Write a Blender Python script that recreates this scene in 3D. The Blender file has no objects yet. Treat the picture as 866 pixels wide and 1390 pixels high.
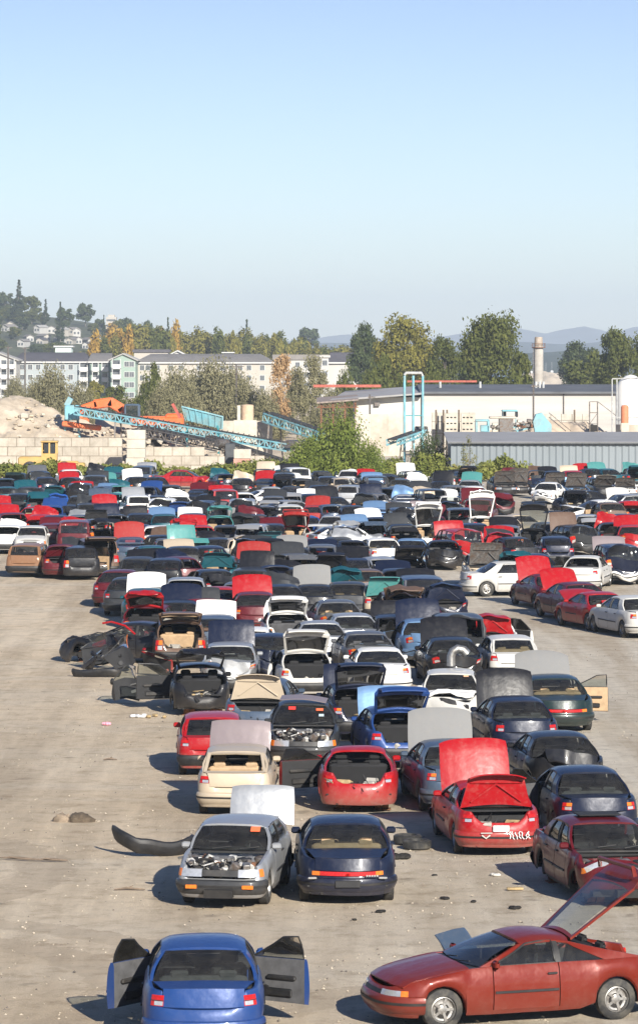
import bpy, bmesh, math, random
import numpy as np
from mathutils import Vector, Matrix, noise
R = math.radians
random.seed(7)
SC = bpy.context.scene
COL = SC.collection
F, H, HY, CX = 5000.0, 10.4, 482.0, 433.0       # focal length in photo pixels, eye height, horizon row, centre column

def gp(px, py, z=0.0):
    d = (H - z) * F / (py - HY)
    return Vector(((px - CX) / F * d, d, z))
def atd(px, py, d):
    return Vector(((px - CX) / F * d, d, H - (py - HY) / F * d))

# ------------------------------------------------------------------ materials
MATS = {}
def nmat(name):
    m = bpy.data.materials.new(name); m.use_nodes = True
    nt = m.node_tree; b = nt.nodes['Principled BSDF']
    return m, nt, b
def N(nt, t, **kw):
    n = nt.nodes.new(t)
    for k, v in kw.items():
        if hasattr(n, k): setattr(n, k, v)
        else: n.inputs[k].default_value = v
    return n
def ramp(nt, fac, stops):
    r = nt.nodes.new('ShaderNodeValToRGB'); e = r.color_ramp.elements
    while len(e) < len(stops): e.new(.5)
    for i, (p, c) in enumerate(stops):
        e[i].position = p; e[i].color = (*c, 1) if len(c) == 3 else c
    nt.links.new(fac, r.inputs[0]); return r.outputs[0]
def mix(nt, fac, a, b, mode='MIX'):
    n = nt.nodes.new('ShaderNodeMix'); n.data_type = 'RGBA'; n.blend_type = mode
    for s, v in ((n.inputs[0], fac), (n.inputs[6], a), (n.inputs[7], b)):
        if hasattr(v, 'is_linked'): nt.links.new(v, s)
        elif isinstance(v, (int, float)): s.default_value = v
        else: s.default_value = (*v, 1) if len(v) == 3 else v
    return n.outputs[2]
def noise_out(nt, scale, detail=4, rough=.6, coord='Object', vec_scale=None):
    tc = nt.nodes.new('ShaderNodeTexCoord'); o = tc.outputs[coord]
    if vec_scale:
        mp = nt.nodes.new('ShaderNodeMapping'); mp.inputs['Scale'].default_value = vec_scale
        nt.links.new(o, mp.inputs[0]); o = mp.outputs[0]
    n = N(nt, 'ShaderNodeTexNoise'); n.inputs['Scale'].default_value = scale
    n.inputs['Detail'].default_value = detail; n.inputs['Roughness'].default_value = rough
    nt.links.new(o, n.inputs['Vector']); return n.outputs[0]
def bump(nt, b, h, strength=.3, dist=.02):
    n = nt.nodes.new('ShaderNodeBump'); n.inputs['Strength'].default_value = strength; n.inputs['Distance'].default_value = dist
    nt.links.new(h, n.inputs['Height']); nt.links.new(n.outputs[0], b.inputs['Normal'])

def surf_mat(name, c, rough=.7, metal=0, var=.25, scale=3.0, bmp=0, dirt=None, spec=.5, coord='Object'):
    if name in MATS: return MATS[name]
    m, nt, b = nmat(name)
    n = noise_out(nt, scale, 5, .65, coord)
    lo = tuple(x * (1 - var) for x in c); hi = tuple(min(.95, x * (1 + var)) for x in c)
    col = ramp(nt, n, [(.3, lo), (.7, hi)])
    if dirt:
        n2 = noise_out(nt, scale * .37, 6, .7, coord)
        f = ramp(nt, n2, [(.45, (0, 0, 0)), (.68, (.8, .8, .8))])
        col = mix(nt, f, col, dirt)
    nt.links.new(col, b.inputs['Base Color'])
    b.inputs['Roughness'].default_value = rough; b.inputs['Metallic'].default_value = metal
    b.inputs['Specular IOR Level'].default_value = spec
    if bmp: bump(nt, b, noise_out(nt, scale * 4, 4, .6, coord), bmp, .05)
    MATS[name] = m; return m

def paint_mat(name, c, metal=.25, rough=.32):
    """weathered car paint: dust film, faded clear coat, dirt low on the sides, a few scuffs"""
    m, nt, b = nmat('car_paint_' + name)
    oi = nt.nodes.new('ShaderNodeObjectInfo')
    tc = nt.nodes.new('ShaderNodeTexCoord')
    # fading varies slowly over the panel and from panel to panel
    n1 = noise_out(nt, 1.1, 4, .6)
    fade = tuple(min(.85, x * 1.02 + .012) for x in c)
    f1 = ramp(nt, n1, [(.35, (0, 0, 0)), (.75, (.55, .55, .55))])
    col = mix(nt, f1, c, fade)
    n2 = noise_out(nt, 7, 8, .75)
    lum = .3 * c[0] + .6 * c[1] + .1 * c[2]; dk_ = .06 if lum < .06 else .24; dust = ramp(nt, n2, [(.50, (0, 0, 0)), (.80, (dk_,) * 3)])
    col = mix(nt, dust, col, (.30, .26, .21))
    sep = nt.nodes.new('ShaderNodeSeparateXYZ'); geo = nt.nodes.new('ShaderNodeNewGeometry')
    nt.links.new(geo.outputs['Position'], sep.inputs[0])
    mr = nt.nodes.new('ShaderNodeMapRange'); mr.inputs['From Min'].default_value = .65; mr.inputs['From Max'].default_value = .15
    nt.links.new(sep.outputs['Z'], mr.inputs['Value'])
    mm = nt.nodes.new('ShaderNodeMath'); mm.operation = 'MULTIPLY'
    mr.inputs['To Max'].default_value = .25 if lum < .06 else .9
    nt.links.new(mr.outputs[0], mm.inputs[0]); nt.links.new(n2, mm.inputs[1])
    col = mix(nt, mm.outputs[0], col, (.24, .20, .155))
    sc_ = noise_out(nt, 26, 3, .8)
    scf = ramp(nt, sc_, [(.66, (0, 0, 0)), (.72, (.45, .45, .45))])
    col = mix(nt, scf, col, tuple(min(.7, x * .6 + .05) for x in c))
    nt.links.new(col, b.inputs['Base Color'])
    b.inputs['Metallic'].default_value = metal if lum > .2 else metal * .25
    rr = ramp(nt, n2, [(.3, (rough,) * 3), (.75, (min(.75, rough + .2),) * 3)])
    nt.links.new(rr, b.inputs['Roughness'])
    b.inputs['Coat Weight'].default_value = .30; b.inputs['Coat Roughness'].default_value = .06; b.inputs['Specular IOR Level'].default_value = .22
    bump(nt, b, noise_out(nt, 3.0, 3, .5), .35, .04)
    return m

PAINT = {k: paint_mat(n, c, me, ro) for k, (n, c, me, ro) in {
    'r': ('red', (.30, .003, .006), .0, .3), 'R': ('faded_red', (.27, .016, .012), .0, .5), 'd': ('maroon', (.085, .004, .008), .2, .32),
    'w': ('white', (.66, .65, .62), 0, .38), 'W': ('dull_white', (.48, .47, .44), 0, .55), 's': ('silver', (.36, .37, .38), .55, .38),
    'g': ('grey', (.085, .09, .10), .4, .38), 'G': ('dark_grey', (.026, .028, .031), .3, .4), 'k': ('black', (.008, .008, .010), .0, .28),
    'n': ('navy', (.005, .009, .026), .25, .28), 'b': ('blue', (.012, .045, .17), .3, .3), 'B': ('bright_blue', (.012, .085, .36), .3, .3),
    'l': ('pale_blue', (.14, .25, .42), .4, .38), 't': ('teal', (.005, .065, .085), .3, .32), 'm': ('mint', (.05, .20, .19), .2, .4),
    'e': ('beige', (.46, .38, .28), .2, .42), 'o': ('orange_red', (.15, .014, .006), .35, .28), 'p': ('mauve', (.20, .165, .17), .4, .42),
    'u': ('brown', (.10, .06, .04), .2, .45), 'S': ('steel_blue', (.05, .075, .115), .5, .35), 'E': ('wood_brown', (.20, .10, .05), 0, .6),
    'x': ('dark_green', (.010, .022, .022), .3, .25), 'P': ('primer_grey', (.19, .19, .185), 0, .65)}.items()}
CNAME = {'r': 'red', 'R': 'faded red', 'd': 'maroon', 'w': 'white', 'W': 'dull white', 's': 'silver', 'g': 'grey', 'G': 'dark grey', 'k': 'black',
         'n': 'navy blue', 'b': 'blue', 'B': 'bright blue', 'l': 'pale blue', 't': 'dark teal', 'm': 'mint green', 'e': 'beige', 'o': 'orange red',
         'p': 'mauve grey', 'u': 'brown', 'S': 'steel blue', 'E': 'brown', 'x': 'dark green', 'P': 'primer grey'}

def glass_mat(name, tint, refl_rough=.05, dust=.08):
    m = bpy.data.materials.new(name); m.use_nodes = True; nt = m.node_tree; nt.nodes.clear()
    out = nt.nodes.new('ShaderNodeOutputMaterial')
    tr = nt.nodes.new('ShaderNodeBsdfTransparent'); tr.inputs[0].default_value = (*tint, 1)
    gl = nt.nodes.new('ShaderNodeBsdfGlossy'); gl.inputs['Roughness'].default_value = refl_rough
    df = nt.nodes.new('ShaderNodeBsdfDiffuse'); df.inputs[0].default_value = (.33, .31, .27, 1)
    fr = nt.nodes.new('ShaderNodeFresnel'); fr.inputs['IOR'].default_value = 1.6
    m1 = nt.nodes.new('ShaderNodeMixShader'); m2 = nt.nodes.new('ShaderNodeMixShader')
    nt.links.new(fr.outputs[0], m1.inputs[0]); nt.links.new(tr.outputs[0], m1.inputs[1]); nt.links.new(gl.outputs[0], m1.inputs[2])
    d = ramp(nt, noise_out(nt, 3.5, 6, .7), [(.35, (dust * .25,) * 3), (.75, (dust,) * 3)])
    nt.links.new(d, m2.inputs[0]); nt.links.new(m1.outputs[0], m2.inputs[1]); nt.links.new(df.outputs[0], m2.inputs[2])
    nt.links.new(m2.outputs[0], out.inputs[0]); MATS[name] = m; return m
GLASS = glass_mat('car_glass', (.60, .65, .63)); 
TRIM = surf_mat('black_plastic_trim', (.012, .012, .013), .55, var=.4, scale=6, dirt=(.045, .04, .034))
DARKIN = surf_mat('charcoal_interior', (.013, .013, .014), .8, scale=5)
TANIN = surf_mat('tan_upholstery', (.42, .29, .17), .85, var=.2, scale=6)
GREYIN = surf_mat('grey_upholstery', (.07, .07, .073), .85, var=.3, scale=6)
UNDER = surf_mat('oily_underbody', (.014, .012, .010), .8, var=.5, scale=8)
ALU = surf_mat('dull_aluminium', (.40, .39, .37), .42, metal=.8, var=.35, scale=12, dirt=(.10, .08, .06))
STEEL = surf_mat('dusty_steel', (.17, .16, .15), .5, metal=.5, var=.5, scale=10, dirt=(.12, .065, .03))
RUST = surf_mat('rusty_steel', (.16, .07, .035), .85, var=.5, scale=9)
RUBBER = surf_mat('rubber', (.018, .018, .018), .75, var=.3, scale=8, dirt=(.11, .10, .08))
CHROME = surf_mat('clear_lamp_reflector', (.62, .62, .60), .18, metal=.6, var=.15, scale=20)
LRED = surf_mat('red_lamp_lens', (.42, .012, .010), .18, var=.25, scale=30)
LAMB = surf_mat('amber_lamp_lens', (.62, .16, .02), .2, var=.2, scale=30)
PLATE = surf_mat('white_plate_metal', (.70, .70, .68), .5, var=.2, scale=40)
STICK = surf_mat('orange_sticker_paper', (.80, .14, .05), .7, var=.1, scale=20)
CARD = surf_mat('straw_insulation', (.34, .25, .13), .9, var=.4, scale=10)

# ------------------------------------------------------------------ mesh collecting
class MB:
    def __init__(s): s.v = []; s.f = []; s.m = []
    def add(s, vs, fs, mi=0):
        o = len(s.v); s.v += [tuple(v) for v in vs]
        for f in fs: s.f.append(tuple(i + o for i in f)); s.m.append(mi)
    def grid(s, rows, mi=0, closed=False, flip=False):
        n = len(rows[0]); vs = [p for r in rows for p in r]; fs = []
        for i in range(len(rows) - 1):
            for j in range(n if closed else n - 1):
                a, b = i * n + j, i * n + (j + 1) % n
                q = (a, b, b + n, a + n); fs.append(q[::-1] if flip else q)
        s.add(vs, fs, mi)
    def solid_grid(s, rows, off, mi=0, mi2=None):
        """a sheet with thickness: rows of points, off = vector or function giving the back point"""
        g = (lambda p: Vector(p) + Vector(off)) if not callable(off) else off
        back = [[g(p) for p in r] for r in rows]
        s.grid(rows, mi); s.grid(back, mi if mi2 is None else mi2, flip=True)
        edge = [rows[0][:]] and None
        def loop(rr): return list(rr[0]) + [r[-1] for r in rr[1:]] + list(rr[-1][-2::-1]) + [r[0] for r in rr[-2:0:-1]]
        s.grid([loop(back), loop(rows)], mi, closed=True)
    def box(s, c, d, mi=0, rot=None, taper=1.0):
        x, y, z = d[0] / 2, d[1] / 2, d[2] / 2
        vs = [Vector((sx * x * (taper if sz > 0 else 1), sy * y * (taper if sz > 0 else 1), sz * z)) for sz in (-1, 1) for sy in (-1, 1) for sx in (-1, 1)]
        if rot is not None: vs = [rot @ v for v in vs]
        vs = [v + Vector(c) for v in vs]
        s.add(vs, [(0, 2, 3, 1), (4, 5, 7, 6), (0, 1, 5, 4), (2, 6, 7, 3), (0, 4, 6, 2), (1, 3, 7, 5)], mi)
    def rbox(s, c, d, mi=0, r=.03, rot=None):
        x, y, z = d[0] / 2, d[1] / 2, d[2] / 2; r = min(r, x * .9, y * .9, z * .9)
        vs = []; 
        prof = [(-z, r), (-z + r, 0), (z - r, 0), (z, r)]
        rows = []
        for zz, ins in prof:
            X, Y = x - ins, y - ins; k = r * .7
            rows.append([(-X + k, -Y, zz), (X - k, -Y, zz), (X, -Y + k, zz), (X, Y - k, zz), (X - k, Y, zz), (-X + k, Y, zz), (-X, Y - k, zz), (-X, -Y + k, zz)])
        T = (lambda p: (rot @ Vector(p) if rot is not None else Vector(p)) + Vector(c))
        rows = [[T(p) for p in rr] for rr in rows]
        s.grid(rows, mi, closed=True)
        s.add(rows[0], [tuple(range(8))[::-1]], mi); s.add(rows[-1], [tuple(range(8))], mi)
    def tube(s, pts, r, mi=0, n=6, cap=True, radii=None):
        pts = [Vector(p) for p in pts]; rows = []
        for i, p in enumerate(pts):
            t = (pts[min(i + 1, len(pts) - 1)] - pts[max(i - 1, 0)]).normalized()
            a = t.orthogonal().normalized() if i == 0 else (a - t * a.dot(t)).normalized()
            b = t.cross(a); rr = radii[i] if radii else r
            rows.append([p + (a * math.cos(k * 2 * math.pi / n) + b * math.sin(k * 2 * math.pi / n)) * rr for k in range(n)])
        s.grid(rows, mi, closed=True)
        if cap: s.add(rows[0], [tuple(range(n))[::-1]], mi); s.add(rows[-1], [tuple(range(n))], mi)
    def lathe(s, prof, c, axis='x', mi=0, n=20):
        rows = []
        for k in range(n):
            a = 2 * math.pi * k / n; row = []
            for (h, r) in prof:
                u, v = r * math.cos(a), r * math.sin(a)
                p = {'x': (h, u, v), 'y': (u, h, v), 'z': (u, v, h)}[axis]
                row.append(Vector(p) + Vector(c))
            rows.append(row)
        rows.append(rows[0]); s.grid(rows, mi)
    def mesh(s, name, mats, smooth=35, warp=None, mirror=False):
        me = bpy.data.meshes.new(name)
        v = s.v
        if warp: v = [warp(Vector(p)) for p in v]
        me.from_pydata([tuple(p) for p in v], [], s.f)
        for m in mats: me.materials.append(m)
        me.polygons.foreach_set('material_index', s.m)
        bm = bmesh.new(); bm.from_mesh(me)
        bmesh.ops.remove_doubles(bm, verts=bm.verts, dist=.0004)
        bmesh.ops.recalc_face_normals(bm, faces=bm.faces)
        bm.to_mesh(me); bm.free()
        if smooth:
            me.polygons.foreach_set('use_smooth', [True] * len(me.polygons))
            me.set_sharp_from_angle(angle=R(smooth))
        me.update(); return me
    def obj(s, name, mats, parent=None, loc=(0, 0, 0), smooth=35, warp=None):
        o = bpy.data.objects.new(name, s.mesh(name, mats if isinstance(mats, (list, tuple)) else [mats], smooth, warp))
        COL.objects.link(o); o.location = loc
        if parent: o.parent = parent
        return o
def tag(o, label=None, cat=None, group=None, kind=None):
    if label: o['label'] = label
    if cat: o['category'] = cat
    if group: o['group'] = group
    if kind: o['kind'] = kind
    return o
def empty(name, loc=(0, 0, 0), rz=0, label=None, cat=None, group=None):
    o = bpy.data.objects.new(name, None); COL.objects.link(o); o.location = loc; o.rotation_euler = (0, 0, rz)
    o.empty_display_size = .2
    return tag(o, label, cat, group)
def inst(name, me, parent=None, loc=(0, 0, 0), rot=(0, 0, 0), paint=None, slot0=None):
    o = bpy.data.objects.new(name, me); COL.objects.link(o); o.location = loc; o.rotation_euler = rot
    if parent: o.parent = parent
    if paint is not None:
        o.material_slots[0].link = 'OBJECT'; o.material_slots[0].material = paint
    return o
# ------------------------------------------------------------------ the car kinds
def lerp(a, b, t): return a + (b - a) * t
def interp(x, xs, ys):
    if x <= xs[0]: return ys[0]
    for i in range(len(xs) - 1):
        if x <= xs[i + 1]:
            t = (x - xs[i]) / (xs[i + 1] - xs[i]); return lerp(ys[i], ys[i + 1], t)
    return ys[-1]
# y measured from the middle of the car, front = +y.  cowl, roof front, roof rear, deck start
TYPES = {
 'sedan':   dict(L=4.55, W=.865, zr=1.39, zh=.66, zc=.93, zd=.95, zt=.90, cowl=.92, rf=.25, rr=-.95, deck=-1.48, wr=.55, doors=2, b=-.12, e=-.98, n=2.6, df=.62, dr=.50, hatch=False, lip=.20, q=0),
 'box':     dict(L=4.40, W=.835, zr=1.38, zh=.74, zc=.93, zd=.94, zt=.92, cowl=.86, rf=.30, rr=-.92, deck=-1.32, wr=.59, doors=2, b=-.12, e=-.92, n=4.0, df=.34, dr=.30, hatch=False, lip=.26, q=0),
 'droop':   dict(L=4.78, W=.885, zr=1.36, zh=.62, zc=.92, zd=.93, zt=.78, cowl=1.02, rf=.32, rr=-.88, deck=-1.46, wr=.57, doors=2, b=-.06, e=-.92, n=2.3, df=.75, dr=.62, hatch=False, lip=.14, q=0),
 'coupe':   dict(L=4.45, W=.855, zr=1.31, zh=.62, zc=.90, zd=.92, zt=.88, cowl=.80, rf=.12, rr=-.82, deck=-1.42, wr=.55, doors=1, b=-.42, e=0, n=2.6, df=.55, dr=.48, hatch=False, lip=.20, q=1),
 'fastback':dict(L=4.40, W=.865, zr=1.27, zh=.60, zc=.88, zd=.90, zt=.86, cowl=.78, rf=.10, rr=-.66, deck=-1.78, wr=.53, doors=1, b=-.42, e=0, n=2.4, df=.60, dr=.50, hatch=True, lip=.20, q=1),
 'hatch':   dict(L=3.95, W=.815, zr=1.36, zh=.72, zc=.92, zd=.92, zt=.90, cowl=.82, rf=.32, rr=-1.12, deck=-1.72, wr=.57, doors=1, b=-.36, e=0, n=3.2, df=.36, dr=.30, hatch=True, lip=.26, q=1),
 'wagon':   dict(L=4.60, W=.85, zr=1.44, zh=.74, zc=.95, zd=.95, zt=.95, cowl=.90, rf=.38, rr=-1.80, deck=-2.16, wr=.60, doors=2, b=-.10, e=-.92, n=3.4, df=.40, dr=.24, hatch=True, lip=.32, q=1),
 'suv':     dict(L=4.50, W=.88, zr=1.68, zh=.90, zc=1.06, zd=1.06, zt=1.06, cowl=.98, rf=.55, rr=-1.90, deck=-2.12, wr=.66, doors=2, b=.02, e=-.84, n=3.6, df=.36, dr=.22, hatch=True, lip=.40, q=1),
}
KS = 1.07
def build_lib(tname, variant):
    """variant 0 straight, 1 crumpled nose, 2 dented tail"""
    T = TYPES[tname]; L2 = T['L'] / 2; W = T['W']; n = T['n']; lib = {}
    wf, wr_ = L2 - .83, -L2 + .86 if not tname in ('hatch',) else -L2 + .70
    rnd = random.Random(hash((len(tname), tname[0] == 's', variant)) & 0xffff)
    def warp(p):
        q = p.copy()
        nz = Vector((noise.noise(p * 1.3 + Vector((3, 1, 7))), noise.noise(p * 1.3 + Vector((9, 4, 2))), noise.noise(p * 1.3 + Vector((5, 8, 1)))))
        q += nz * .010
        if variant == 1 and p.y > .7:
            k = min(1, (p.y - .7) / 1.2)
            q.y -= k * (.16 + .22 * max(0, p.x)) ; q += nz * .22 * k; q.z += k * .05 * math.sin(p.y * 9)
            hi = Vector((noise.noise(p * 5), noise.noise(p * 5 + Vector((4, 4, 4))), noise.noise(p * 5 + Vector((8, 2, 1))))); q += hi * .06 * k
        if variant == 2 and p.y < -1.1:
            k = min(1, (-1.1 - p.y) / 1.0)
            q.y += k * (.08 + .12 * max(0, -p.x)); q += nz * .20 * k
            hi = Vector((noise.noise(p * 5), noise.noise(p * 5 + Vector((4, 4, 4))), noise.noise(p * 5 + Vector((8, 2, 1))))); q += hi * .04 * k
        return q
    # plan outline, right half, nose centre to tail centre
    per = []
    def tap(y): return 1 - .07 * max(0, (abs(y) - .7) / (L2 - .7)) ** 1.7
    for i in range(9):
        a = R(i * 90 / 8); x = W * math.sin(a) ** (2 / n); y = L2 - T['df'] + T['df'] * max(0, math.cos(a)) ** (2 / n); per.append((x * tap(y), y))
    ys = set()
    for c in (wf, wr_):
        for k in range(-5, 6): ys.add(round(c + .345 * math.sin(k * math.pi / 10), 3))
    A_, B_, E_ = T['cowl'] - .16, T['b'], T['e']
    cuts = [A_, B_] + ([E_] if T['doors'] == 2 else [])
    for c in cuts: ys.add(round(c, 3))
    for y in np.linspace(L2 - T['df'] - .1, -L2 + T['dr'] + .1, 12): 
        if all(abs(y - q) > .05 for q in ys): ys.add(round(float(y), 3))
    ys = [y for y in sorted(ys, reverse=True) if -L2 + T['dr'] + .02 < y < L2 - T['df'] - .02]
    for y in ys: per.append((W * tap(y), y))
    for i in range(9):
        a = R(90 - i * 90 / 8); x = W * math.sin(a) ** (2 / n); y = -(L2 - T['dr'] + T['dr'] * max(0, math.cos(a)) ** (2 / n)); per.append((x * tap(y), y))
    per = [Vector((a, b, 0)) for a, b in per]
    nor = []
    for i in range(len(per)):
        a = per[max(i - 1, 0)]; b = per[min(i + 1, len(per) - 1)]
        if i == 0: t = Vector((1, 0, 0))
        elif i == len(per) - 1: t = Vector((-1, 0, 0))
        else: t = (b - a).normalized()
        nor.append(Vector((-t.y, t.x, 0)) if True else None)
    arc = [0]
    for i in range(1, len(per)): arc.append(arc[-1] + (per[i] - per[i - 1]).length)
    S = arc[-1]
    bw = W * .93
    def ztop(y):
        c = T['cowl']
        if y > c: t = (y - c) / (L2 - c); return lerp(T['zc'], T['zh'], t ** 1.5)
        if y < T['deck']: t = (T['deck'] - y) / max(.05, L2 + T['deck']); return lerp(T['zd'], T['zt'], t ** 1.3)
        return lerp(T['zc'], T['zd'], (c - y) / (c - T['deck']))
    def zbot(y):
        z = .20
        for c in (wf, wr_):
            dy = abs(y - c)
            if dy < .345: z = max(z, .27 + math.sqrt(max(0, .345 ** 2 - dy ** 2)) * 1.06)
        return z
    cutx = W * .66
    def ztp(i):
        p = per[i]; z = ztop(p.y)
        if variant == 3 and p.y > L2 - .45 and p.x < W * .80: z = min(z, .53 + .12 * max(0, p.x / W - .6))
        if p.y < -L2 + .35 and p.x < cutx: z = min(z, ztop(-L2) - T['lip'] * min(1, (cutx - p.x) / .10))
        return z
    OUT = [(0, .06), (.10, .025), (.30, .005), (.50, 0), (.72, .015), (.90, .04), (1.0, .075)]
    def prof(i):
        p, nn = per[i], nor[i]; zt, zb = ztp(i), zbot(p.y); pts = []
        for t, ins in OUT:
            z = zb + (zt - zb) * t
            if t == 1: z = zt
            pts.append(p - nn * ins + Vector((0, 0, z)))
        pts.append(p - nn * .125 + Vector((0, 0, zt - .004)))
        pts.append(p - nn * .14 + Vector((0, 0, zt - .05)))
        pts.append(p - nn * .15 + Vector((0, 0, max(zb + .03, .30))))
        return pts
    P = [prof(i) for i in range(len(per))]
    NR = len(P[0])
    def inset_at(t): return interp(t, [a for a, b in OUT], [b for a, b in OUT])
    def surf(s, z, off=0):
        s = max(0, min(S, s)); i = 0
        while i < len(arc) - 2 and arc[i + 1] < s: i += 1
        t = (s - arc[i]) / (arc[i + 1] - arc[i]); p = per[i].lerp(per[i + 1], t); nn = nor[i].lerp(nor[i + 1], t).normalized()
        zt, zb = ztop(p.y), .20; tt = max(0, min(1, (z - zb) / (zt - zb)))
        return p - nn * (inset_at(tt) - off) + Vector((0, 0, z))
    def patch(mb, s0, s1, z0, z1, off=.012, back=-.02, side=1, mi=0, ns=6, nz=2):
        rows = [[surf(lerp(s0, s1, i / ns), lerp(z0, z1, j / nz), off) for i in range(ns + 1)] for j in range(nz + 1)]
        bk = [[surf(lerp(s0, s1, i / ns), lerp(z0, z1, j / nz), back) for i in range(ns + 1)] for j in range(nz + 1)]
        fx = lambda rr: [[Vector((side * p.x, p.y, p.z)) for p in r] for r in rr]
        rows, bk = fx(rows), fx(bk); mb.grid(rows, mi)
        def loop(rr): return list(rr[0]) + [r[-1] for r in rr[1:]] + list(rr[-1][-2::-1]) + [r[0] for r in rr[-2:0:-1]]
        mb.grid([loop(bk), loop(rows)], mi, closed=True)
    def fp(side, rr): return [[Vector((side * p.x, p.y, p.z)) for p in r] for r in rr]
    idx = lambda y: min(range(len(per)), key=lambda i: abs(per[i].y - y) + (5 if per[i].x < W * .8 else 0))
    door_rng = []
    if T['doors'] == 2: door_rng = [('front', idx(A_), idx(B_)), ('rear', idx(B_), idx(E_))]
    else: door_rng = [('front', idx(A_), idx(B_))]
    body = MB()
    indoor = lambda i: any(a <= i < b for _, a, b in door_rng)
    for side in (1, -1):
        for i in range(len(per) - 1):
            a, b = P[i], P[i + 1]
            for k in range(NR - 1):
                if indoor(i) and k >= 1: continue
                y = (per[i].y + per[i + 1].y) / 2
                cabin = T['deck'] < y < T['cowl']
                mi = 2 if (k == NR - 2 and cabin) else (1 if k == 0 and tname in ('box', 'suv', 'wagon') else 0)
                body.grid(fp(side, [[a[k], b[k]], [a[k + 1], b[k + 1]]]), mi)
    # greenhouse
    zc, zr, wr = T['zc'], T['zr'], T['wr']; cw, rf, rr_, dk = T['cowl'], T['rf'], T['rr'], T['deck']
    def xb(y): return W * tap(y) - .10
    def rail(y):
        v = max(0, min(1, (rf - y) / (rf - rr_))); return zr - .075 - .05 * (2 * v - 1) ** 2
    def G(y, h, side, off=0):
        x = lerp(xb(y), wr + .035, h) + .035 * math.sin(math.pi * h) + off
        return Vector((side * x, y, lerp(ztop(y) - .003, rail(y), h)))
    def slab(mb, poly, side, mi, off=0, th=.045, seg=4):
        (y0, h0), (y1, h1), (y2, h2), (y3, h3) = poly   # base a, base b, top b, top a
        rows = [[G(lerp(y0, y3, t), lerp(h0, h3, t), side, off), G(lerp(y1, y2, t), lerp(h1, h2, t), side, off)] for t in [i / seg for i in range(seg + 1)]]
        mb.solid_grid(rows, lambda p: Vector((p[0] - side * th, p[1], p[2])), mi)
    qe = -L2 + .42 if T['hatch'] and tname in ('wagon', 'suv') else None
    B2 = T['b']
    if tname in ('wagon', 'suv'): Cb0, Ct0 = T['e'] - .05, T['e'] + .02
    for side in (1, -1):
        slab(body, ((cw + .02, 0), (cw - .13, 0), (rf - .07, 1), (rf + .03, 1)), side, 0, .004)
        slab(body, ((B2 + .035, 0), (B2 - .045, 0), (B2 - .045, 1), (B2 + .03, 1)), side, 1, .002)
        if T['doors'] == 2:
            if tname in ('wagon', 'suv'):
                slab(body, ((T['e'] + .05, 0), (T['e'] - .05, 0), (T['e'] - .03, 1), (T['e'] + .06, 1)), side, 0, .003)
                slab(body, ((dk + .16, 0), (dk - .02, 0), (rr_ - .02, 1), (rr_ + .14, 1)), side, 0, .003)
            else:
                slab(body, ((T['e'] - .02, 0), (dk - .02, 0), (rr_ - .02, 1), (T['e'] + .30, 1)), side, 0, .003)
        else:
            q0 = {'coupe': (dk + .22, rr_ + .16), 'fastback': (dk + .62, rr_ + .10), 'hatch': (dk + .34, rr_ + .18)}[tname]
            slab(body, ((q0[0], 0), (dk - .02, 0), (rr_ - .02, 1), (q0[1], 1)), side, 0, .003)
    # roof
    rows = []
    for j in range(8):
        v = j / 7; row = []
        for i in range(-6, 7):
            u = i / 6; y = lerp(rf + .05 * (1 - u * u), rr_ - .04 * (1 - u * u), v)
            z = zr - .05 * (2 * v - 1) ** 2 - .045 * abs(u) ** 3
            if abs(i) == 6: z -= .035
            row.append((u * (wr + (.055 if abs(i) == 6 else .03)), y, z))
        rows.append(row)
    body.solid_grid(rows, (0, 0, -.035), 0, 2)
    # header rails, firewall, cowl, parcel shelf, floor, rear bulkhead
    body.box((0, cw + .02, (zc + .32) / 2), (2 * W - .30, .03, zc - .36), 0)
    body.box((0, cw + .09, zc - .035), (2 * W - .26, .17, .03), 1)
    if not T['hatch']:
        body.box((0, dk + .02, zc - .06), (2 * W - .28, .34, .03), 2)
        body.box((0, dk + .06, .60), (2 * W - .30, .03, .52), 2)
        body.box((0, (dk - L2) / 2, .36), (2 * W - .34, L2 + dk - .32, .03), 1)
    else:
        body.box((0, (dk - L2) / 2 + .2, .42), (2 * W - .34, max(.5, L2 + dk), .03), 2)
    # wheel wells
    # radiator support
    if variant != 3: body.box((0, L2 - .30, ztop(L2 - .3) - .07), (2 * W - .5, .07, .06), 0)
    else: body.tube([(-W + .3, L2 - .28, .56), (-.2, L2 - .22, .58), (.3, L2 - .24, .55), (W - .3, L2 - .28, .58)], .022, 1)
    lib['body'] = (body.mesh('body', [PAINT['s'], TRIM, DARKIN], 32, warp), (0, 0, 0))
    ub = MB()
    ub.box((0, 0, .27), (2 * W - .42, T['L'] - .5, .10))
    ub.box((0, cw + .9, .30), (.5, .9, .14)); ub.box((0, -L2 + .5, .29), (.9, .5, .12))
    for c in (wf, wr_): ub.box((0, c, .30), (2 * W - .45, .12, .10)); ub.box((0, c, .55), (2 * W - .50, .66, .06) if c > 0 else (2 * W - .50, .60, .05))
    for sx in (1, -1):
        for c in (wf, wr_): ub.tube([(sx * (W - .30), c, .28), (sx * (W - .10), c, .28)], .11, n=12)
    ub.tube([(-.25, cw, .24), (-.2, 0, .21), (-.3, wr_ + .2, .23), (-.45, wr_, .26), (-.45, -L2 + .1, .24)], .03)
    lib['underbody'] = (ub.mesh('underbody', [UNDER], 30), (0, 0, 0))
    # hood
    ym = L2 - .115; hw = W - .15
    def fy(x):  # nose line at half width x
        for i in range(len(per) - 1):
            if per[i + 1].x >= abs(x): t = (abs(x) - per[i].x) / max(1e-6, per[i + 1].x - per[i].x); return lerp(per[i].y, per[i + 1].y, t)
        return L2 - .5
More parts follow.
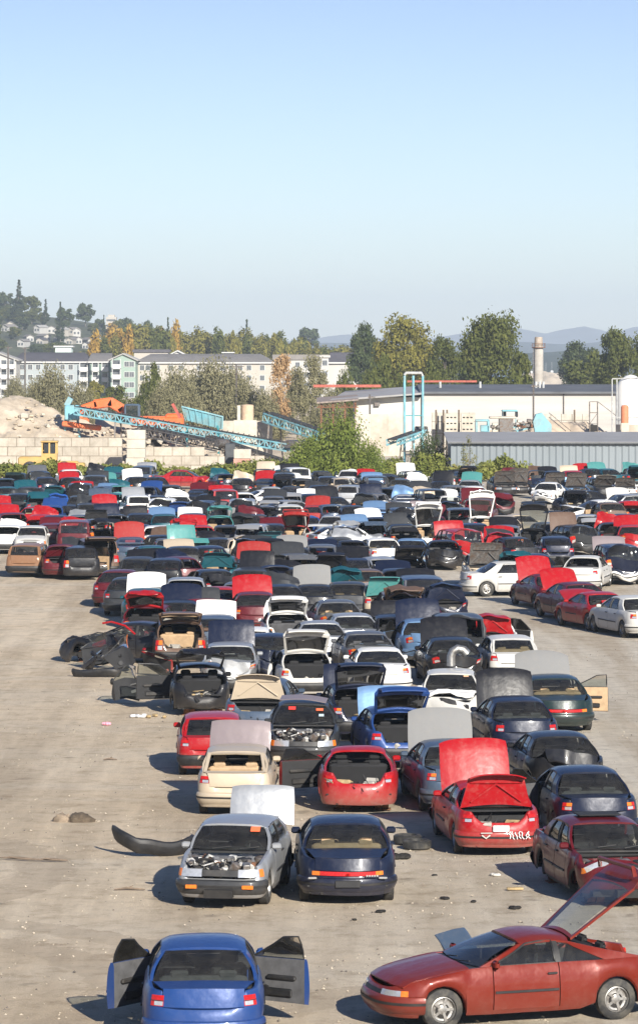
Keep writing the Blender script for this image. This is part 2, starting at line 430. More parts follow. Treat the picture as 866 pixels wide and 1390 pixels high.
    def hoodrows():
        rows = []
        for j in range(9):
            v = j / 8; row = []
            for i in range(-7, 8):
                u = i / 7; y0 = cw + .17 + .05 * (1 - u * u); x = u * hw
                y1 = lerp(L2 - .02, fy(abs(x)), .42) - .14
                y = lerp(y0, y1, v); xx = x * (1 if v < .6 else 1 - .03 * (v - .6) / .4)
                z = ztop(y) + .045 * (1 - u * u) + .010
                if .35 < abs(u) < .5: z += .006
                if j == 8: z -= .035
                if abs(i) == 7: z -= .010
                row.append((xx, y, z))
            rows.append(row)
        return rows
    hr = hoodrows(); hb = MB(); hb.solid_grid(hr, (0, 0, -.018), 0, 1)
    org = Vector((0, cw + .17, ztop(cw)))
    # under-frame ribs
    for (xa, ya, xc, yc_) in ((-hw * .8, cw + .3, -.1, ym - .45), (hw * .8, cw + .3, .1, ym - .45), (-hw * .85, cw + .28, hw * .85, cw + .28), (-hw * .8, ym - .35, hw * .8, ym - .35)):
        hb.tube([(xa, ya, ztop(ya) - .022), (xc, yc_, ztop(yc_) - .018)], .022, 1, n=4)
    hb.v = [tuple(warp(Vector(p)) - org) for p in hb.v]
    lib['hood'] = (hb.mesh('hood', [PAINT['s'], STEEL], 30), org)
    # rear lid or hatch
    tb = MB(); lipz = ztop(-L2) - T['lip']
    def ry(x):
        for i in range(len(per) - 1, 0, -1):
            if per[i - 1].x >= abs(x): t = (abs(x) - per[i].x) / max(1e-6, per[i - 1].x - per[i].x); return lerp(per[i].y, per[i - 1].y, t)
        return -L2 + .5
    tw = cutx - .01
    if not T['hatch']:
        rows = []
        for j in range(9):
            v = j / 6; row = []
            for i in range(-6, 7):
                u = i / 6; wtop = lerp(W - .16, tw, min(1, v)); x = u * wtop
                y0 = dk - .10 - .05 * (1 - u * u); y1 = ry(abs(x)) + .07
                if v <= 1: y = lerp(y0, y1, v); z = ztop(y) + .022 * (1 - u * u) + .010 + (.02 if j == 6 else 0)
                else:
                    t = (j - 6) / 2; y = ry(abs(x)) + (.03 if j == 7 else .005); z = lerp(ztop(-L2), lipz, t) + (.0 if j == 8 else .02)
                row.append((x, y, z))
            rows.append(row)
        torg = Vector((0, dk - .10, ztop(dk)))
        tb.solid_grid(rows, (0, .018, -.018), 0, 2)
        for (xa, ya, xc, yc_) in ((-.5, dk - .2, 0, -L2 + .25), (.5, dk - .2, 0, -L2 + .25), (-.52, -L2 + .22, .52, -L2 + .22)):
            tb.tube([(xa, ya, ztop(ya) - .02), (xc, yc_, ztop(yc_) - .02)], .02, 2, n=4)
        tb.v = [tuple(warp(Vector(p)) - torg) for p in tb.v]
        lib['trunk_lid'] = (tb.mesh('trunk_lid', [PAINT['s'], TRIM, PAINT['s']], 30), torg)
        glass_base = [(u / 6 * (xb(dk) - .03), dk - .05 - .08 * (1 - (u / 6) ** 2), zc + .005) for u in range(-6, 7)]
        glass_top = [(u / 6 * (wr - .02), rr_ - .02 - .05 * (1 - (u / 6) ** 2), zr - .075 - .02 * abs(u / 6)) for u in range(-6, 7)]
    else:
        dx = lambda u: u * (xb(dk) - .02)
        glass_base = [(dx(u / 6) * .90, dk + .02 - .05 * (1 - (u / 6) ** 2), ztop(dk) + .03) for u in range(-6, 7)]
        glass_top = [(u / 6 * (wr - .05), rr_ - .07 - .05 * (1 - (u / 6) ** 2), zr - .085 - .02 * abs(u / 6)) for u in range(-6, 7)]
        torg = Vector((0, rr_ - .02, zr - .06))
        out_top = [(u / 6 * (wr + .02), rr_ - .012 - .045 * (1 - (u / 6) ** 2), zr - .055 - .03 * abs(u / 6)) for u in range(-6, 7)]
        out_base = [(dx(u / 6), dk - .05 - .05 * (1 - (u / 6) ** 2), ztop(dk) + .012) for u in range(-6, 7)]
        tb.solid_grid([out_top, glass_top], (0, .02, -.03), 0)
        tb.solid_grid([glass_base, out_base], (0, .02, -.03), 0)
        for k in (0, -1):
            tb.solid_grid([[out_top[k], glass_top[k]], [out_base[k], glass_base[k]]], (0, .02, -.03), 0)
        rows = []
        for j in range(5):
            v = j / 4; row = []
            for i in range(-6, 7):
                u = i / 6; x = lerp(dx(u), u * tw, min(1, v * 1.3))
                yb = out_base[i + 6][1]; ye = ry(abs(x)) + .01
                if v <= .5: y = lerp(yb, ye + .02, v * 2); z = lerp(ztop(dk) + .012, ztop(-L2) + .015, v * 2)
                else: y = ye - .01; z = lerp(ztop(-L2) + .01, lipz, (v - .5) * 2)
                row.append((x, y, z))
            rows.append(row)
        tb.solid_grid(rows, (0, .03, -.01), 0)
        if tname == 'fastback':
            tb.tube([(-.62, -L2 + .22, .96), (-.60, -L2 + .14, 1.06), (.60, -L2 + .14, 1.06), (.62, -L2 + .22, .96)], .035, 0, n=6)
        tb.v = [tuple(warp(Vector(p)) - torg) for p in tb.v]
        lib['hatch'] = (tb.mesh('hatch', [PAINT['s']], 30), torg)
    gw = MB()
    def glass_rows(a, b, bulge, k=5):
        rows = []
        for j in range(k + 1):
            t = j / k; rows.append([Vector(p).lerp(Vector(q), t) + Vector((0, bulge[0] * math.sin(math.pi * t), bulge[1] * math.sin(math.pi * t))) for p, q in zip(a, b)])
        return rows
    gw.grid(glass_rows(glass_base, glass_top, (-.02, .02)))
    gw.v = [tuple(warp(Vector(p)) - (torg if T['hatch'] else Vector())) for p in gw.v]
    lib['rear_window'] = (gw.mesh('rear_window', [GLASS], 60), (0, 0, 0))
    ws = MB()
    base = [(u / 6 * (xb(cw) - .03), cw + .01 + .10 * (1 - (u / 6) ** 2), zc + .0) for u in range(-6, 7)]
    top = [(u / 6 * (wr - .01), rf + .02 + .05 * (1 - (u / 6) ** 2), zr - .08 - .02 * abs(u / 6)) for u in range(-6, 7)]
    ws.grid(glass_rows(base, top, (.02, .02)))
    lib['windshield'] = (ws.mesh('windshield', [GLASS], 60, warp), (0, 0, 0))
    for k in (-1, 1):
        wp = MB(); wp.tube([(k * .25 + .05, cw + .12, zc + .02), (k * .25 - .30, cw + .09, zc + .06)], .011, n=4)
        lib['wiper_%d' % k] = (wp.mesh('wiper', [TRIM], 0, warp), (0, 0, 0))
    # doors with glass, one mesh per side and place
    for side in (1, -1):
        for (nm, i0, i1) in door_rng:
            db = MB(); cols = []
            for i in range(i0, i1 + 1):
                dy = -.014 if i == i0 else (.014 if i == i1 else 0)
                cols.append([Vector((side * p.x, p.y + dy, p.z)) for p in P[i][1:]])
            for a, b in zip(cols[:-1], cols[1:]):
                for k in range(len(a) - 1): db.grid([[a[k], b[k]], [a[k + 1], b[k + 1]]], 2 if k >= len(a) - 3 else 0)
                db.grid([[a[0], b[0]], [a[-1], b[-1]]], 2)
            db.add(cols[0], [tuple(range(len(cols[0])))], 0); db.add(cols[-1], [tuple(range(len(cols[0])))], 0)
            ya, yb = per[i0].y, per[i1].y
            hy = yb + .13; hp = surf(arc[i1] - .12, zc - .13, .018)
            db.rbox((side * hp.x, hp.y, hp.z), (.03, .15, .03), 1, .008)
            m0 = surf(arc[i0] + .03, .52, .008); m1 = surf(arc[i1] - .03, .52, .008); mm = surf((arc[i0] + arc[i1]) / 2, .52, .008)
            db.tube([(side * m0.x, m0.y, m0.z), (side * mm.x, mm.y, mm.z), (side * m1.x, m1.y, m1.z)], .022, 1, n=4)
            xi = W - .165; yc0 = (ya + yb) / 2
            db.rbox((side * xi, yc0 - .05, .66), (.06, abs(ya - yb) * .55, .07), 1, .02); db.rbox((side * xi, yc0 + .05, .44), (.04, abs(ya - yb) * .62, .12), 1, .02)
            db.lathe([(-.012, 0), (-.012, .08), (.012, .085), (.02, 0)], (side * xi, ya - .22, .45), 'x', 1, 12)
            # window outline in (y, h)
            if nm == 'front': poly = ((cw - .15, .0), (B2 + .045, 0), (B2 + .045, .97), (rf - .08, .97))
            else:
                ev = (T['e'] + .02, T['e'] + .33) if tname not in ('wagon', 'suv') else (T['e'] + .06, T['e'] + .07)
                poly = ((B2 - .055, 0), (ev[0], 0), (ev[1], .97), (B2 - .055, .97))
            (y0, h0), (y1, h1), (y2, h2), (y3, h3) = poly
            ring = [G(y0, 0, side), G(y1, 0, side)] + [G(lerp(y1, y2, t), lerp(h1, h2, t), side) for t in (.33, .66, 1)] + [G(lerp(y2, y3, t), h2, side) for t in (.5, 1)] + [G(lerp(y3, y0, t), lerp(h3, h0, t), side) for t in (.33, .66, 1)]
            db.tube(ring, .016, 1, n=4, cap=False)
            if nm == 'front':
                mp = G(cw - .20, .12, side); db.rbox((mp.x + side * .10, mp.y, mp.z), (.17, .07, .12), 0, .03)
            hinge = Vector((side * (W - .10), ya - .01, 0))
            db.v = [tuple(warp(Vector(p)) - hinge) for p in db.v]
            lib['door_%s_%d' % (nm, side)] = (db.mesh('door', [PAINT['s'], TRIM, GREYIN], 30), hinge)
            g = MB(); k = 5
            g.grid([[G(lerp(y0, y1, i / 2), h, side, -.012) if False else Vector(G(lerp(lerp(y0, y1, i / 2), lerp(y3, y2, i / 2), h), h * .97, side, -.012)) for i in range(3)] for h in [j / k for j in range(k + 1)]])
            g.v = [tuple(warp(Vector(p)) - hinge) for p in g.v]
            lib['window_%s_%d' % (nm, side)] = (g.mesh('window', [GLASS], 60), (0, 0, 0))
        q = None
        if tname in ('wagon', 'suv'): q = ((T['e'] - .055, 0), (dk + .165, 0), (rr_ + .145, .97), (T['e'] - .035, .97))
        elif T['doors'] == 1:
            q0 = {'coupe': (dk + .22, rr_ + .16), 'fastback': (dk + .62, rr_ + .10), 'hatch': (dk + .34, rr_ + .18)}[tname]
            q = ((B2 - .05, 0), (q0[0] + .005, 0), (q0[1] + .005, .97), (B2 - .05, .97))
        if q:
            g = MB(); (y0, h0), (y1, h1), (y2, h2), (y3, h3) = q
            g.grid([[G(lerp(lerp(y0, y1, i / 2), lerp(y3, y2, i / 2), h), h * .97, side, -.012) for i in range(3)] for h in [j / 4 for j in range(5)]])
            lib['quarter_%d' % side] = (g.mesh('window', [GLASS], 60, warp), (0, 0, 0))
    # bumpers, lamps, grille, plate
    zb0, zb1 = .27, .50
    for nm, s0, s1 in (('front_bumper', 0, arc[8] * .95), ('rear_bumper', S - (S - arc[-9]) * .95, S)):
        b = MB()
        for side in (1, -1):
            rows = []
            for i in range(11):
                s = lerp(s0, s1, i / 10)
                rows.append([surf(s, .24, -.02), surf(s, .27, .02), surf(s, .36, .05), surf(s, .45, .055), surf(s, .50, .035), surf(s, .52, -.02)])
            b.grid(fp(side, rows), 0)
            strip = [[surf(lerp(s0, s1, i / 10), .385, .056), surf(lerp(s0, s1, i / 10), .425, .060)] for i in range(11)]
            b.grid(fp(side, strip), 1)
        lib[nm] = (b.mesh(nm, [TRIM, TRIM], 40, warp), (0, 0, 0))
    hz = ztop(L2 - .1) - .045; hh = .13
    for side in (1, -1):
        b = MB(); c0 = arc[4]
        patch(b, c0 - .02 - .28, c0 + .10, hz - hh, hz, .012, -.05, side, 0)
        patch(b, c0 + .105, c0 + .22, hz - hh, hz, .012, -.05, side, 1)
        lib['headlight_%d' % side] = (b.mesh('headlight', [CHROME, LAMB], 40, warp), (0, 0, 0))
        b = MB(); r0 = arc[-5]; tz = ztop(-L2 + .1) - .055; th = .145
        s_in = S - (cutx + .005) if tname not in ('wagon', 'suv') else S - cutx
        if tname in ('wagon', 'suv'): tz = ztop(-L2) - .08; th = .30
        patch(b, r0 - .16, min(s_in, r0 + .30), tz - th, tz, .012, -.03, side, 0)
        patch(b, min(s_in, r0 + .30) - .12, min(s_in, r0 + .30), tz - th * .45, tz, .016, -.03, side, 1, ns=2)
        e1 = min(s_in, r0 + .30); patch(b, e1 - .15, e1 - .01, tz - th + .01, tz - th * .55, .016, -.03, side, 2, ns=2); patch(b, r0 - .165, e1 + .004, tz - th * .52, tz - th * .46, .018, -.03, side, 3, ns=5, nz=1)
        lib['taillight_%d' % side] = (b.mesh('taillight', [LRED, LAMB, CHROME, TRIM], 40, warp), (0, 0, 0))
    b = MB()
    for side in (1, -1): patch(b, 0, arc[4] - .30, hz - hh + .01, hz - .015, .010, -.02, side, 0)
    lib['grille'] = (b.mesh('grille', [TRIM], 40, warp), (0, 0, 0))
    if tname == 'droop':
        b = MB(); tz = lipz + .0
        for side in (1, -1):
            patch(b, S - .50, S, lipz - .085, lipz - .015, .014, -.02, side, 0); patch(b, S - .66, S - .505, lipz - .085, lipz - .015, .014, -.02, side, 1)
        lib['light_bar'] = (b.mesh('light_bar', [LRED, LAMB], 40, warp), (0, 0, 0))
    b = MB(); pz = .58 if T['lip'] < .3 else .62; c = surf(S, .60, .02); b.rbox((0, -L2 - .035 if not T['hatch'] else -L2 - .03, lipz - .10 if lipz - .1 > .57 else .60), (.31, .012, .12), 0, .004)
    lib['licence_plate'] = (b.mesh('licence_plate', [PLATE], 30, warp), (0, 0, 0))
    # interior
    b = MB(); b.box((0, (cw + dk) / 2, .325), (2 * W - .34, cw - dk, .02), 0)
    b.rbox((0, cw - .16, zc - .10), (2 * W - .32, .38, .20), 0, .06); b.rbox((0, cw - .55, .50), (.20, .7, .26), 0, .04)
    b.rbox((0, cw - .32, .55), (.22, .22, .5), 0, .04)
    ring = [(-.36 + .17 * math.cos(a), cw - .42 + .06 * math.sin(a), zc - .06 + .16 * math.sin(a)) for a in [k * math.pi / 8 for k in range(17)]]
    b.tube(ring, .014, 0, n=5, cap=False); b.tube([(-.36, cw - .42, zc - .06), (-.36, cw - .2, zc - .12)], .025, 0)
    lib['dashboard'] = (b.mesh('dashboard', [DARKIN], 30), (0, 0, 0))
    def seat_mesh(w, rear=False):
        b = MB(); rot = Matrix.Rotation(R(14), 3, 'X')
        b.rbox((0, .10, .14), (w, .52, .16), 0, .05, Matrix.Rotation(R(4), 3, 'X'))
        b.rbox((0, -.20, .42), (w, .15, .56), 0, .06, rot)
        if not rear:
            b.rbox((0, -.285, .78), (.27, .09, .18), 0, .05, rot); b.tube([(-.06, -.26, .65), (-.06, -.28, .72)], .01, 0, n=4); b.tube([(.06, -.26, .65), (.06, -.28, .72)], .01, 0, n=4)
            b.rbox((-w / 2 + .03, -.14, .42), (.08, .16, .42), 0, .04, rot); b.rbox((w / 2 - .03, -.14, .42), (.08, .16, .42), 0, .04, rot)
        else:
            for k in (-1, 1): b.rbox((k * .34, -.27, .70), (.26, .09, .14), 0, .04, rot)
        return b.mesh('seat', [GREYIN], 40)
    lib['seat'] = (seat_mesh(.50), None); lib['rear_seat'] = (seat_mesh(1.24 if W > .83 else 1.15, True), None)
    lib['seat_y'] = (cw + dk) / 2 + .30, (max(dk + .42, -1.0) if tname in ('wagon', 'suv', 'hatch', 'fastback') else dk + .40)
    T2 = dict(T); T2.update(L2=L2, wf=wf, wr_=wr_, S=S, surf=surf, zlip=lipz); lib['T'] = T2
    return lib
LIBS = {}
def lib_of(t, v):
    if (t, v) not in LIBS: LIBS[(t, v)] = build_lib(t, v)
    return LIBS[(t, v)]

# engines: three jumbles of castings, covers, hoses and a battery
def engine_mesh(seed, rad=True):
    r = random.Random(seed); b = MB()
    b.rbox((.05, 0, .56), (.52, .42, .36), 0, .04); b.rbox((.05, .02, .76), (.46, .20, .10), 1 if seed % 2 else 0, .03)
    for k in range(4): b.tube([(-.14 + k * .12, .10, .74), (-.14 + k * .12, .26, .70), (-.14 + k * .12, .30, .56)], .024, 0, n=6)
    b.lathe([(-.04, .0), (-.04, .13), (.04, .13), (.05, .08), (.05, .0)], (-.35, .05, .74), 'z', 1, 14)
    b.rbox((.52, -.14, .66), (.18, .26, .20), 1, .01); b.rbox((-.50, .20, .62), (.14, .18, .22), 3, .03)
    if rad: b.box((0, .48, .52), (.72, .05, .38), 2)
    else:
        for k in range(60):
            s = r.uniform(.05, .16); b.rbox((r.uniform(-.60, .60), r.uniform(-.1, .55), r.uniform(.42, .76)), (s, s, s * r.uniform(.5, 1.3)), r.choice([0, 0, 4, 4, 1, 2]), .015, Matrix.Rotation(r.uniform(0, 3), 3, 'Z') @ Matrix.Rotation(r.uniform(-.8, .8), 3, 'X'))
        for k in range(16):
            p = Vector((r.uniform(-.6, .6), r.uniform(0, .5), r.uniform(.5, .8))); b.tube([p, p + Vector((r.uniform(-.2, .2), r.uniform(-.1, .2), r.uniform(-.05, .12))), p + Vector((r.uniform(-.35, .35), r.uniform(-.1, .2), r.uniform(-.2, .05)))], r.uniform(.012, .03), r.choice([4, 0, 1, 1]), n=5)
        b.lathe([(0, .03), (0, .11), (.02, .12), (.04, .11), (.04, .03)], (-.48, .40, .62), 'y', 4, 14)
    for k in range(2): b.tube([(.3 - k * .7, .45, .68), (.25 - k * .5, .32, .74), (.15 - k * .35, .12, .72)], .026, 1, n=6)
    for k in range(22):
        p = Vector((r.uniform(-.6, .6), r.uniform(-.35, .42), r.uniform(.52, .72))); q = p + Vector((r.uniform(-.3, .3), r.uniform(-.3, .3), r.uniform(-.12, .1)))
        m = (p + q) / 2 + Vector((0, 0, r.uniform(.02, .10))); b.tube([p, m, q], r.uniform(.008, .022), r.choice([1, 1, 2, 3, 0]), n=5)
    for k in range(26):
        s = r.uniform(.05, .15); b.rbox((r.uniform(-.62, .62), r.uniform(-.38, .42), r.uniform(.50, .72)), (s, s * r.uniform(.6, 1.6), s * r.uniform(.6, 1.4)), r.choice([0, 0, 0, 1, 2, 3]), .012, Matrix.Rotation(r.uniform(0, 3), 3, 'Z') @ Matrix.Rotation(r.uniform(-.4, .4), 3, 'X'))
    for sx in (-1, 1): b.lathe([(-.2, .13), (.0, .12), (.03, .06), (.04, 0)], (sx * .60, -.22, .76), 'z', 2, 12)
    return b.mesh('engine', [ALU, TRIM, STEEL, RUST, surf_mat('pale_cast_metal', (.52, .51, .48), .6, metal=.1, var=.3, scale=14, dirt=(.12, .10, .08))], 35)
ENG = [engine_mesh(s) for s in (1, 2, 3)] + [engine_mesh(4, False), engine_mesh(7, False)]
def wheel_parts():
    t = MB(); w = .19
    t.lathe([(-w / 2, .20), (-w / 2 + .005, .27), (-w / 2 + .03, .30), (w / 2 - .03, .30), (w / 2 - .005, .27), (w / 2, .20), (w / 2 - .02, .19), (-w / 2 + .02, .19), (-w / 2, .20)], (0, 0, 0), 'x', 0, 24)
    r = MB(); r.lathe([(-.07, .19), (.07, .19), (.075, .175), (.03, .16), (.02, .12), (.045, .06), (.045, 0)], (0, 0, 0), 'x', 0, 20)
    for k in range(5):
        a = k * 2 * math.pi / 5; r.box((.04, .11 * math.cos(a), .11 * math.sin(a)), (.02, .04, .12), 0, Matrix.Rotation(a - math.pi / 2, 3, 'X'))
    return t.mesh('tyre', [RUBBER], 40), r.mesh('rim', [ALU], 40)
TYRE, RIM = wheel_parts()
def stand_mesh():
    b = MB(); b.lathe([(-.07, .19), (-.07, .20), (.07, .20), (.07, .19)], (0, 0, .19), 'x', 0, 16); b.lathe([(-.07, .17), (-.07, .18), (.07, .18), (.07, .17)], (.16, 0, .18), 'x', 0, 16)
    b.box((.08, 0, .012), (.4, .3, .02)); return b.mesh('wheel_stand', [RUST], 30)
STAND = stand_mesh()

def torn_mesh(seed):
    r = random.Random(seed); b = MB()
    for k in range(15):
        s = r.uniform(.05, .22); b.rbox((r.uniform(-.55, .55), r.uniform(-.25, .35), r.uniform(.0, .22)), (s * 1.6, s, s * r.uniform(.15, .8)), r.choice([0, 0, 1, 2, 3]), .01, Matrix.Rotation(r.uniform(0, 3), 3, 'Z') @ Matrix.Rotation(r.uniform(-1, 1), 3, 'X'))
    for k in range(9):
        p = Vector((r.uniform(-.6, .6), r.uniform(-.3, .3), r.uniform(.05, .3))); b.tube([p, p + Vector((r.uniform(-.2, .2), r.uniform(-.2, .1), r.uniform(0, .15))), p + Vector((r.uniform(-.3, .3), r.uniform(-.4, 0), r.uniform(-.2, .05)))], .012, r.choice([1, 1, 2]), n=4)
    return b.mesh('torn_trim', [DARKIN, TRIM, CARD, surf_mat('pale_torn_foam', (.36, .34, .30), .9, var=.3)], 30)
TORN = [torn_mesh(s) for s in (1, 2, 3, 4)]
def make_car(t, color, pos, rz, hood=0, lid=0, doors=(), v=0, near=True, interior='g', wheels=1, glass=(1, 1), bump=(1, 1), lamps=(1, 1), hood_col=None,
             label=None, group='scrap cars parked in rows', name=None, eng=None, removed=(), pitch=0, lid_col=None, bcol=None, plate=False, z=0):
    """pos = middle of the car on the ground; rz = heading of its front from +Y, counter-clockwise, degrees"""
    lib = lib_of(t, v); T = lib['T']; pt = PAINT[color]
    kind = {'sedan': 'scrap_sedan', 'box': 'scrap_sedan', 'droop': 'scrap_sedan', 'coupe': 'scrap_coupe', 'fastback': 'scrap_coupe', 'hatch': 'scrap_hatchback', 'wagon': 'scrap_wagon', 'suv': 'scrap_minivan'}[t]
    root = empty(kind, (pos[0], pos[1], z), R(rz), label, 'car', group); root.rotation_euler.x = R(pitch); root.scale = (KS, KS, KS)
    zoff = 0 if wheels else -.02
    def put(nm, part, loc=None, rot=(0, 0, 0), parent=None, paint=None):
        me, org = lib[part]; l = Vector(org if loc is None else loc)
        if parent is None: l = l + Vector((0, 0, zoff))
        return inst(nm, me, parent or root, l, rot, paint)
    body = put('body', 'body', paint=pt)
    put('underbody', 'underbody')
    h = None
    if 'hood' not in removed:
        h = put('hood', 'hood', rot=(R(hood), R(random.uniform(-2, 2)) if hood else 0, R(random.uniform(-3, 3)) if hood > 20 else 0), paint=PAINT[hood_col or color])
        if hood_col and hood_col != color: h['label'] = CNAME[hood_col] + ' hood'
    if (hood > 8 or 'hood' in removed) and (near or 90 < rz % 360 < 270):
        inst('engine', ENG[(eng if eng is not None else random.randrange(3)) if v != 3 else 3 + (eng or 0) % 2], root, (0, T['wf'] + (.16 if v == 3 else .05), zoff + (.05 if v == 3 else 0)), (0, 0, 0))
    mi = {'g': GREYIN, 't': TANIN, 'k': DARKIN}[interior]
    key = 'hatch' if T['hatch'] else 'trunk_lid'
    if key not in removed:
        l = put(key, key, rot=(R(-lid), 0, R(random.uniform(-2, 2)) if lid > 20 else 0), paint=PAINT[lid_col or color])
        if key == 'trunk_lid':
            l.material_slots[2].link = 'OBJECT'; l.material_slots[2].material = PAINT[lid_col or color]
        if T['hatch'] and glass[1]: put('rear_window', 'rear_window', parent=l)
    if not T['hatch'] and glass[1]: put('rear_window', 'rear_window')
    if glass[0]: put('windshield', 'windshield')
    if near and glass[0]:
        for k in (-1, 1): put('wiper', 'wiper_%d' % k)
    doors = dict(doors)
    for nm in ('front', 'rear'):
        for side in (1, -1):
            k = 'door_%s_%d' % (nm, side)
            if k not in lib: continue
            if (nm, side) in removed: continue
            a = doors.get((nm, side), 0)
            d = put('door', k, rot=(0, 0, R(a) * side), paint=pt)
            if interior == 't': d.material_slots[2].link = 'OBJECT'; d.material_slots[2].material = TANIN
            elif interior == 'k': d.material_slots[2].link = 'OBJECT'; d.material_slots[2].material = DARKIN
            if ('w' + nm, side) not in removed: put('window', 'window_%s_%d' % (nm, side), parent=d)
    for side in (1, -1):
        if 'quarter_%d' % side in lib: put('window', 'quarter_%d' % side)
    bc = PAINT[bcol] if bcol else (pt if t in ('sedan', 'coupe', 'fastback', 'droop') and color not in 'u' else None)
    if bump[0]: put('bumper', 'front_bumper', paint=bc)
    if bump[1]: put('bumper', 'rear_bumper', paint=bc)
    facing = 90 < rz % 360 < 270
    for side in (1, -1):
        if (near or facing) and (lamps[0] == 1 or lamps[0] == side): put('headlight', 'headlight_%d' % side)
        if (near or not facing) and (lamps[1] == 1 or lamps[1] == side) and 'light_bar' not in lib: put('taillight', 'taillight_%d' % side)
    if 'light_bar' in lib: put('taillight', 'light_bar')
    if lid > 40 or ('trunk_lid' in removed) or key in removed: inst('torn_trim', random.choice(TORN), root, (0, -T['L2'] + .45, .40), (0, 0, random.choice([0, math.pi])))
    red_only = random.random() < .5
    for ch in [c for c in root.children if c.name.startswith('taillight') and red_only and 'light_bar' not in lib]:
        ch.material_slots[1].link = 'OBJECT'; ch.material_slots[1].material = LRED
    if near or facing: put('grille', 'grille')
    if plate: put('licence_plate', 'licence_plate')
    put('dashboard', 'dashboard')
    sy = lib['seat_y']
    for sx in ((-.37, .37) if near else (-.37, .37)):
        inst('seat', lib['seat'][0], root, (sx, sy[0], .30 + zoff), (0, 0, 0), mi)
    if near: inst('seat', lib['rear_seat'][0], root, (0, sy[1], .32 + zoff), (0, 0, 0), mi)
    if near:
        for sx in (1, -1):
            for k, c in enumerate((T['wf'], T['wr_'])):
                pos_ = (sx * (T['W'] - .14), c, .30)
                if wheels >= 1 and not (wheels == 2 and k == 0):
                    w = inst('wheel', TYRE, root, pos_, (0, 0, 0 if sx > 0 else math.pi)); inst('rim', RIM, w)
                else: inst('wheel_stand', STAND, root, (sx * (T['W'] - .45), c, 0), (0, 0, 0))
    return root
# ------------------------------------------------------------------ the near cars, one by one (photo column and row of the near end on the ground)
FIN = {'r': 1, 'l': -1}
def near_car(t, color, px, py, rz, **k):
    n = gp(px, py); f = Vector((-math.sin(R(rz)), math.cos(R(rz)), 0)); L2 = TYPES[t]['L'] / 2 * KS
    c = n + f * L2 if math.cos(R(rz)) > 0 else n - f * L2
    return make_car(t, color, c, rz, **k)
FR, FL, RR, RL = ('front', 1), ('front', -1), ('rear', 1), ('rear', -1)
NC = []
def nc(*a, **k): NC.append((a, k))
# front row
nc('hatch', 's', 298, 1236, 172.5, v=3, removed=('hood', 'grille'), eng=0, bcol='G', interior='g', wheels=1, lamps=(1, 1), lid=0,
   label='silver hatchback without its hood, engine exposed, beside the shiny dark sedan in front', name='silver')
nc('droop', 'n', 472, 1233, 1, interior='t', label='glossy navy sedan with full-width red tail light bar, complete and closed', wheels=1, plate=False)
nc('hatch', 'e', 318, 1110, -1, hood=84, hood_col='p', interior='t', glass=(1, 0), bcol='e', lamps=(1, -1), v=0,
   label='beige hatchback without rear glass, tan seats showing, brown hood raised')
nc('fastback', 'r', 487, 1106, 0, interior='k', glass=(1, 0), lid=0, removed=('hatch', ('rear', 1)), bump=(1, 0), doors={FL: 62}, plate=False, wheels=0,
   label='red coupe with no rear glass or bumper and its left door open')
nc('sedan', 'S', 628, 1106, 6, hood=80, hood_col='P', label='steel blue sedan with grey hood raised, just behind the bright red open trunk')
nc('coupe', 'r', 680, 1166, 6, v=0, hood=82, lid=84, interior='k', plate=True, label='bright red coupe with hood and trunk lid both raised')
nc('sedan', 'k', 775, 1092, 6, v=2, lid=14, lamps=(1, 0), bump=(1, 0), label='black sedan with smashed lampless tail, rear of the steel blue one', interior='k')
nc('sedan', 'n', 815, 1150, 6, doors={FL: 55}, label='navy sedan with left door open behind the maroon wreck')
nc('box', 'd', 857, 1236, 190, v=1, removed=('hood', 'grille', ('rear', -1)), bump=(0, 1), lamps=(1, 1), wheels=0, eng=1, interior='k', hood=0,
   label='maroon sedan with crushed nose and open sunroof beside the red coupe')
nc('sedan', 'n', 716, 1034, 6, hood=82, hood_col='k', label='navy sedan with near black hood raised, below the dark green one')
nc('droop', 'x', 765, 997, 5, hood=70, hood_col='P', doors={FR: 75}, interior='t', label='dark green sedan with red lamp bar and tan right door open')
# second file
nc('sedan', 'G', 412, 1044, 180, v=3, removed=('hood', 'grille'), eng=2, lid=0, label='dark grey sedan facing out, hood gone, red and orange windshield stickers', interior='k')
nc('hatch', 'r', 288, 1056, 2, hood=0, interior='k', label='red hatchback almost hidden behind the raised brown hood')
nc('sedan', 'S', 346, 1004, -6, lid=86, lid_col='e', label='steel blue sedan with its trunk lid upright, tan underside showing')
nc('hatch', 'b', 548, 1046, 7, hood=76, hood_col='l', lid=72, interior='k', label='blue hatchback with pale blue hood raised and hatch open')
nc('hatch', 'n', 492, 1008, 6, hood=80, hood_col='n', lid=76, interior='k', label='navy hatchback with hatch open, behind the pale blue hood')
nc('hatch', 'W', 612, 990, 178, v=1, hood=6, interior='g', hood_col='w', bump=(0, 1), lamps=(0, 1), label='white hatchback facing out with buckled hood and silver duct on its roof')
nc('coupe', 'w', 521, 948, 4, plate=False, interior='k', label='clean white coupe with red and amber tail lamps, trunk closed')
nc('hatch', 'W', 418, 952, 5, v=0, lid=78, hood=0, interior='k', doors={FL: 12}, label='white hatchback with its white framed hatch raised, glass in it')
nc('box', 's', 311, 944, 0, hood=80, hood_col='n', lamps=(1, 1), interior='g', plate=True, label='silver sedan with navy hood raised beside the gutted black wreck')
nc('hatch', 'k', 272, 974, 3, v=2, glass=(0, 0), lid=70, interior='k', doors={FL: 80}, lamps=(1, 0), bump=(0, 0), wheels=0,
   label='gutted black hatchback with left door swung open, seats showing')
nc('sedan', 'k', 620, 936, 4, hood=72, hood_col='k', interior='g', label='black sedan with black hood raised, behind the silver roof duct')
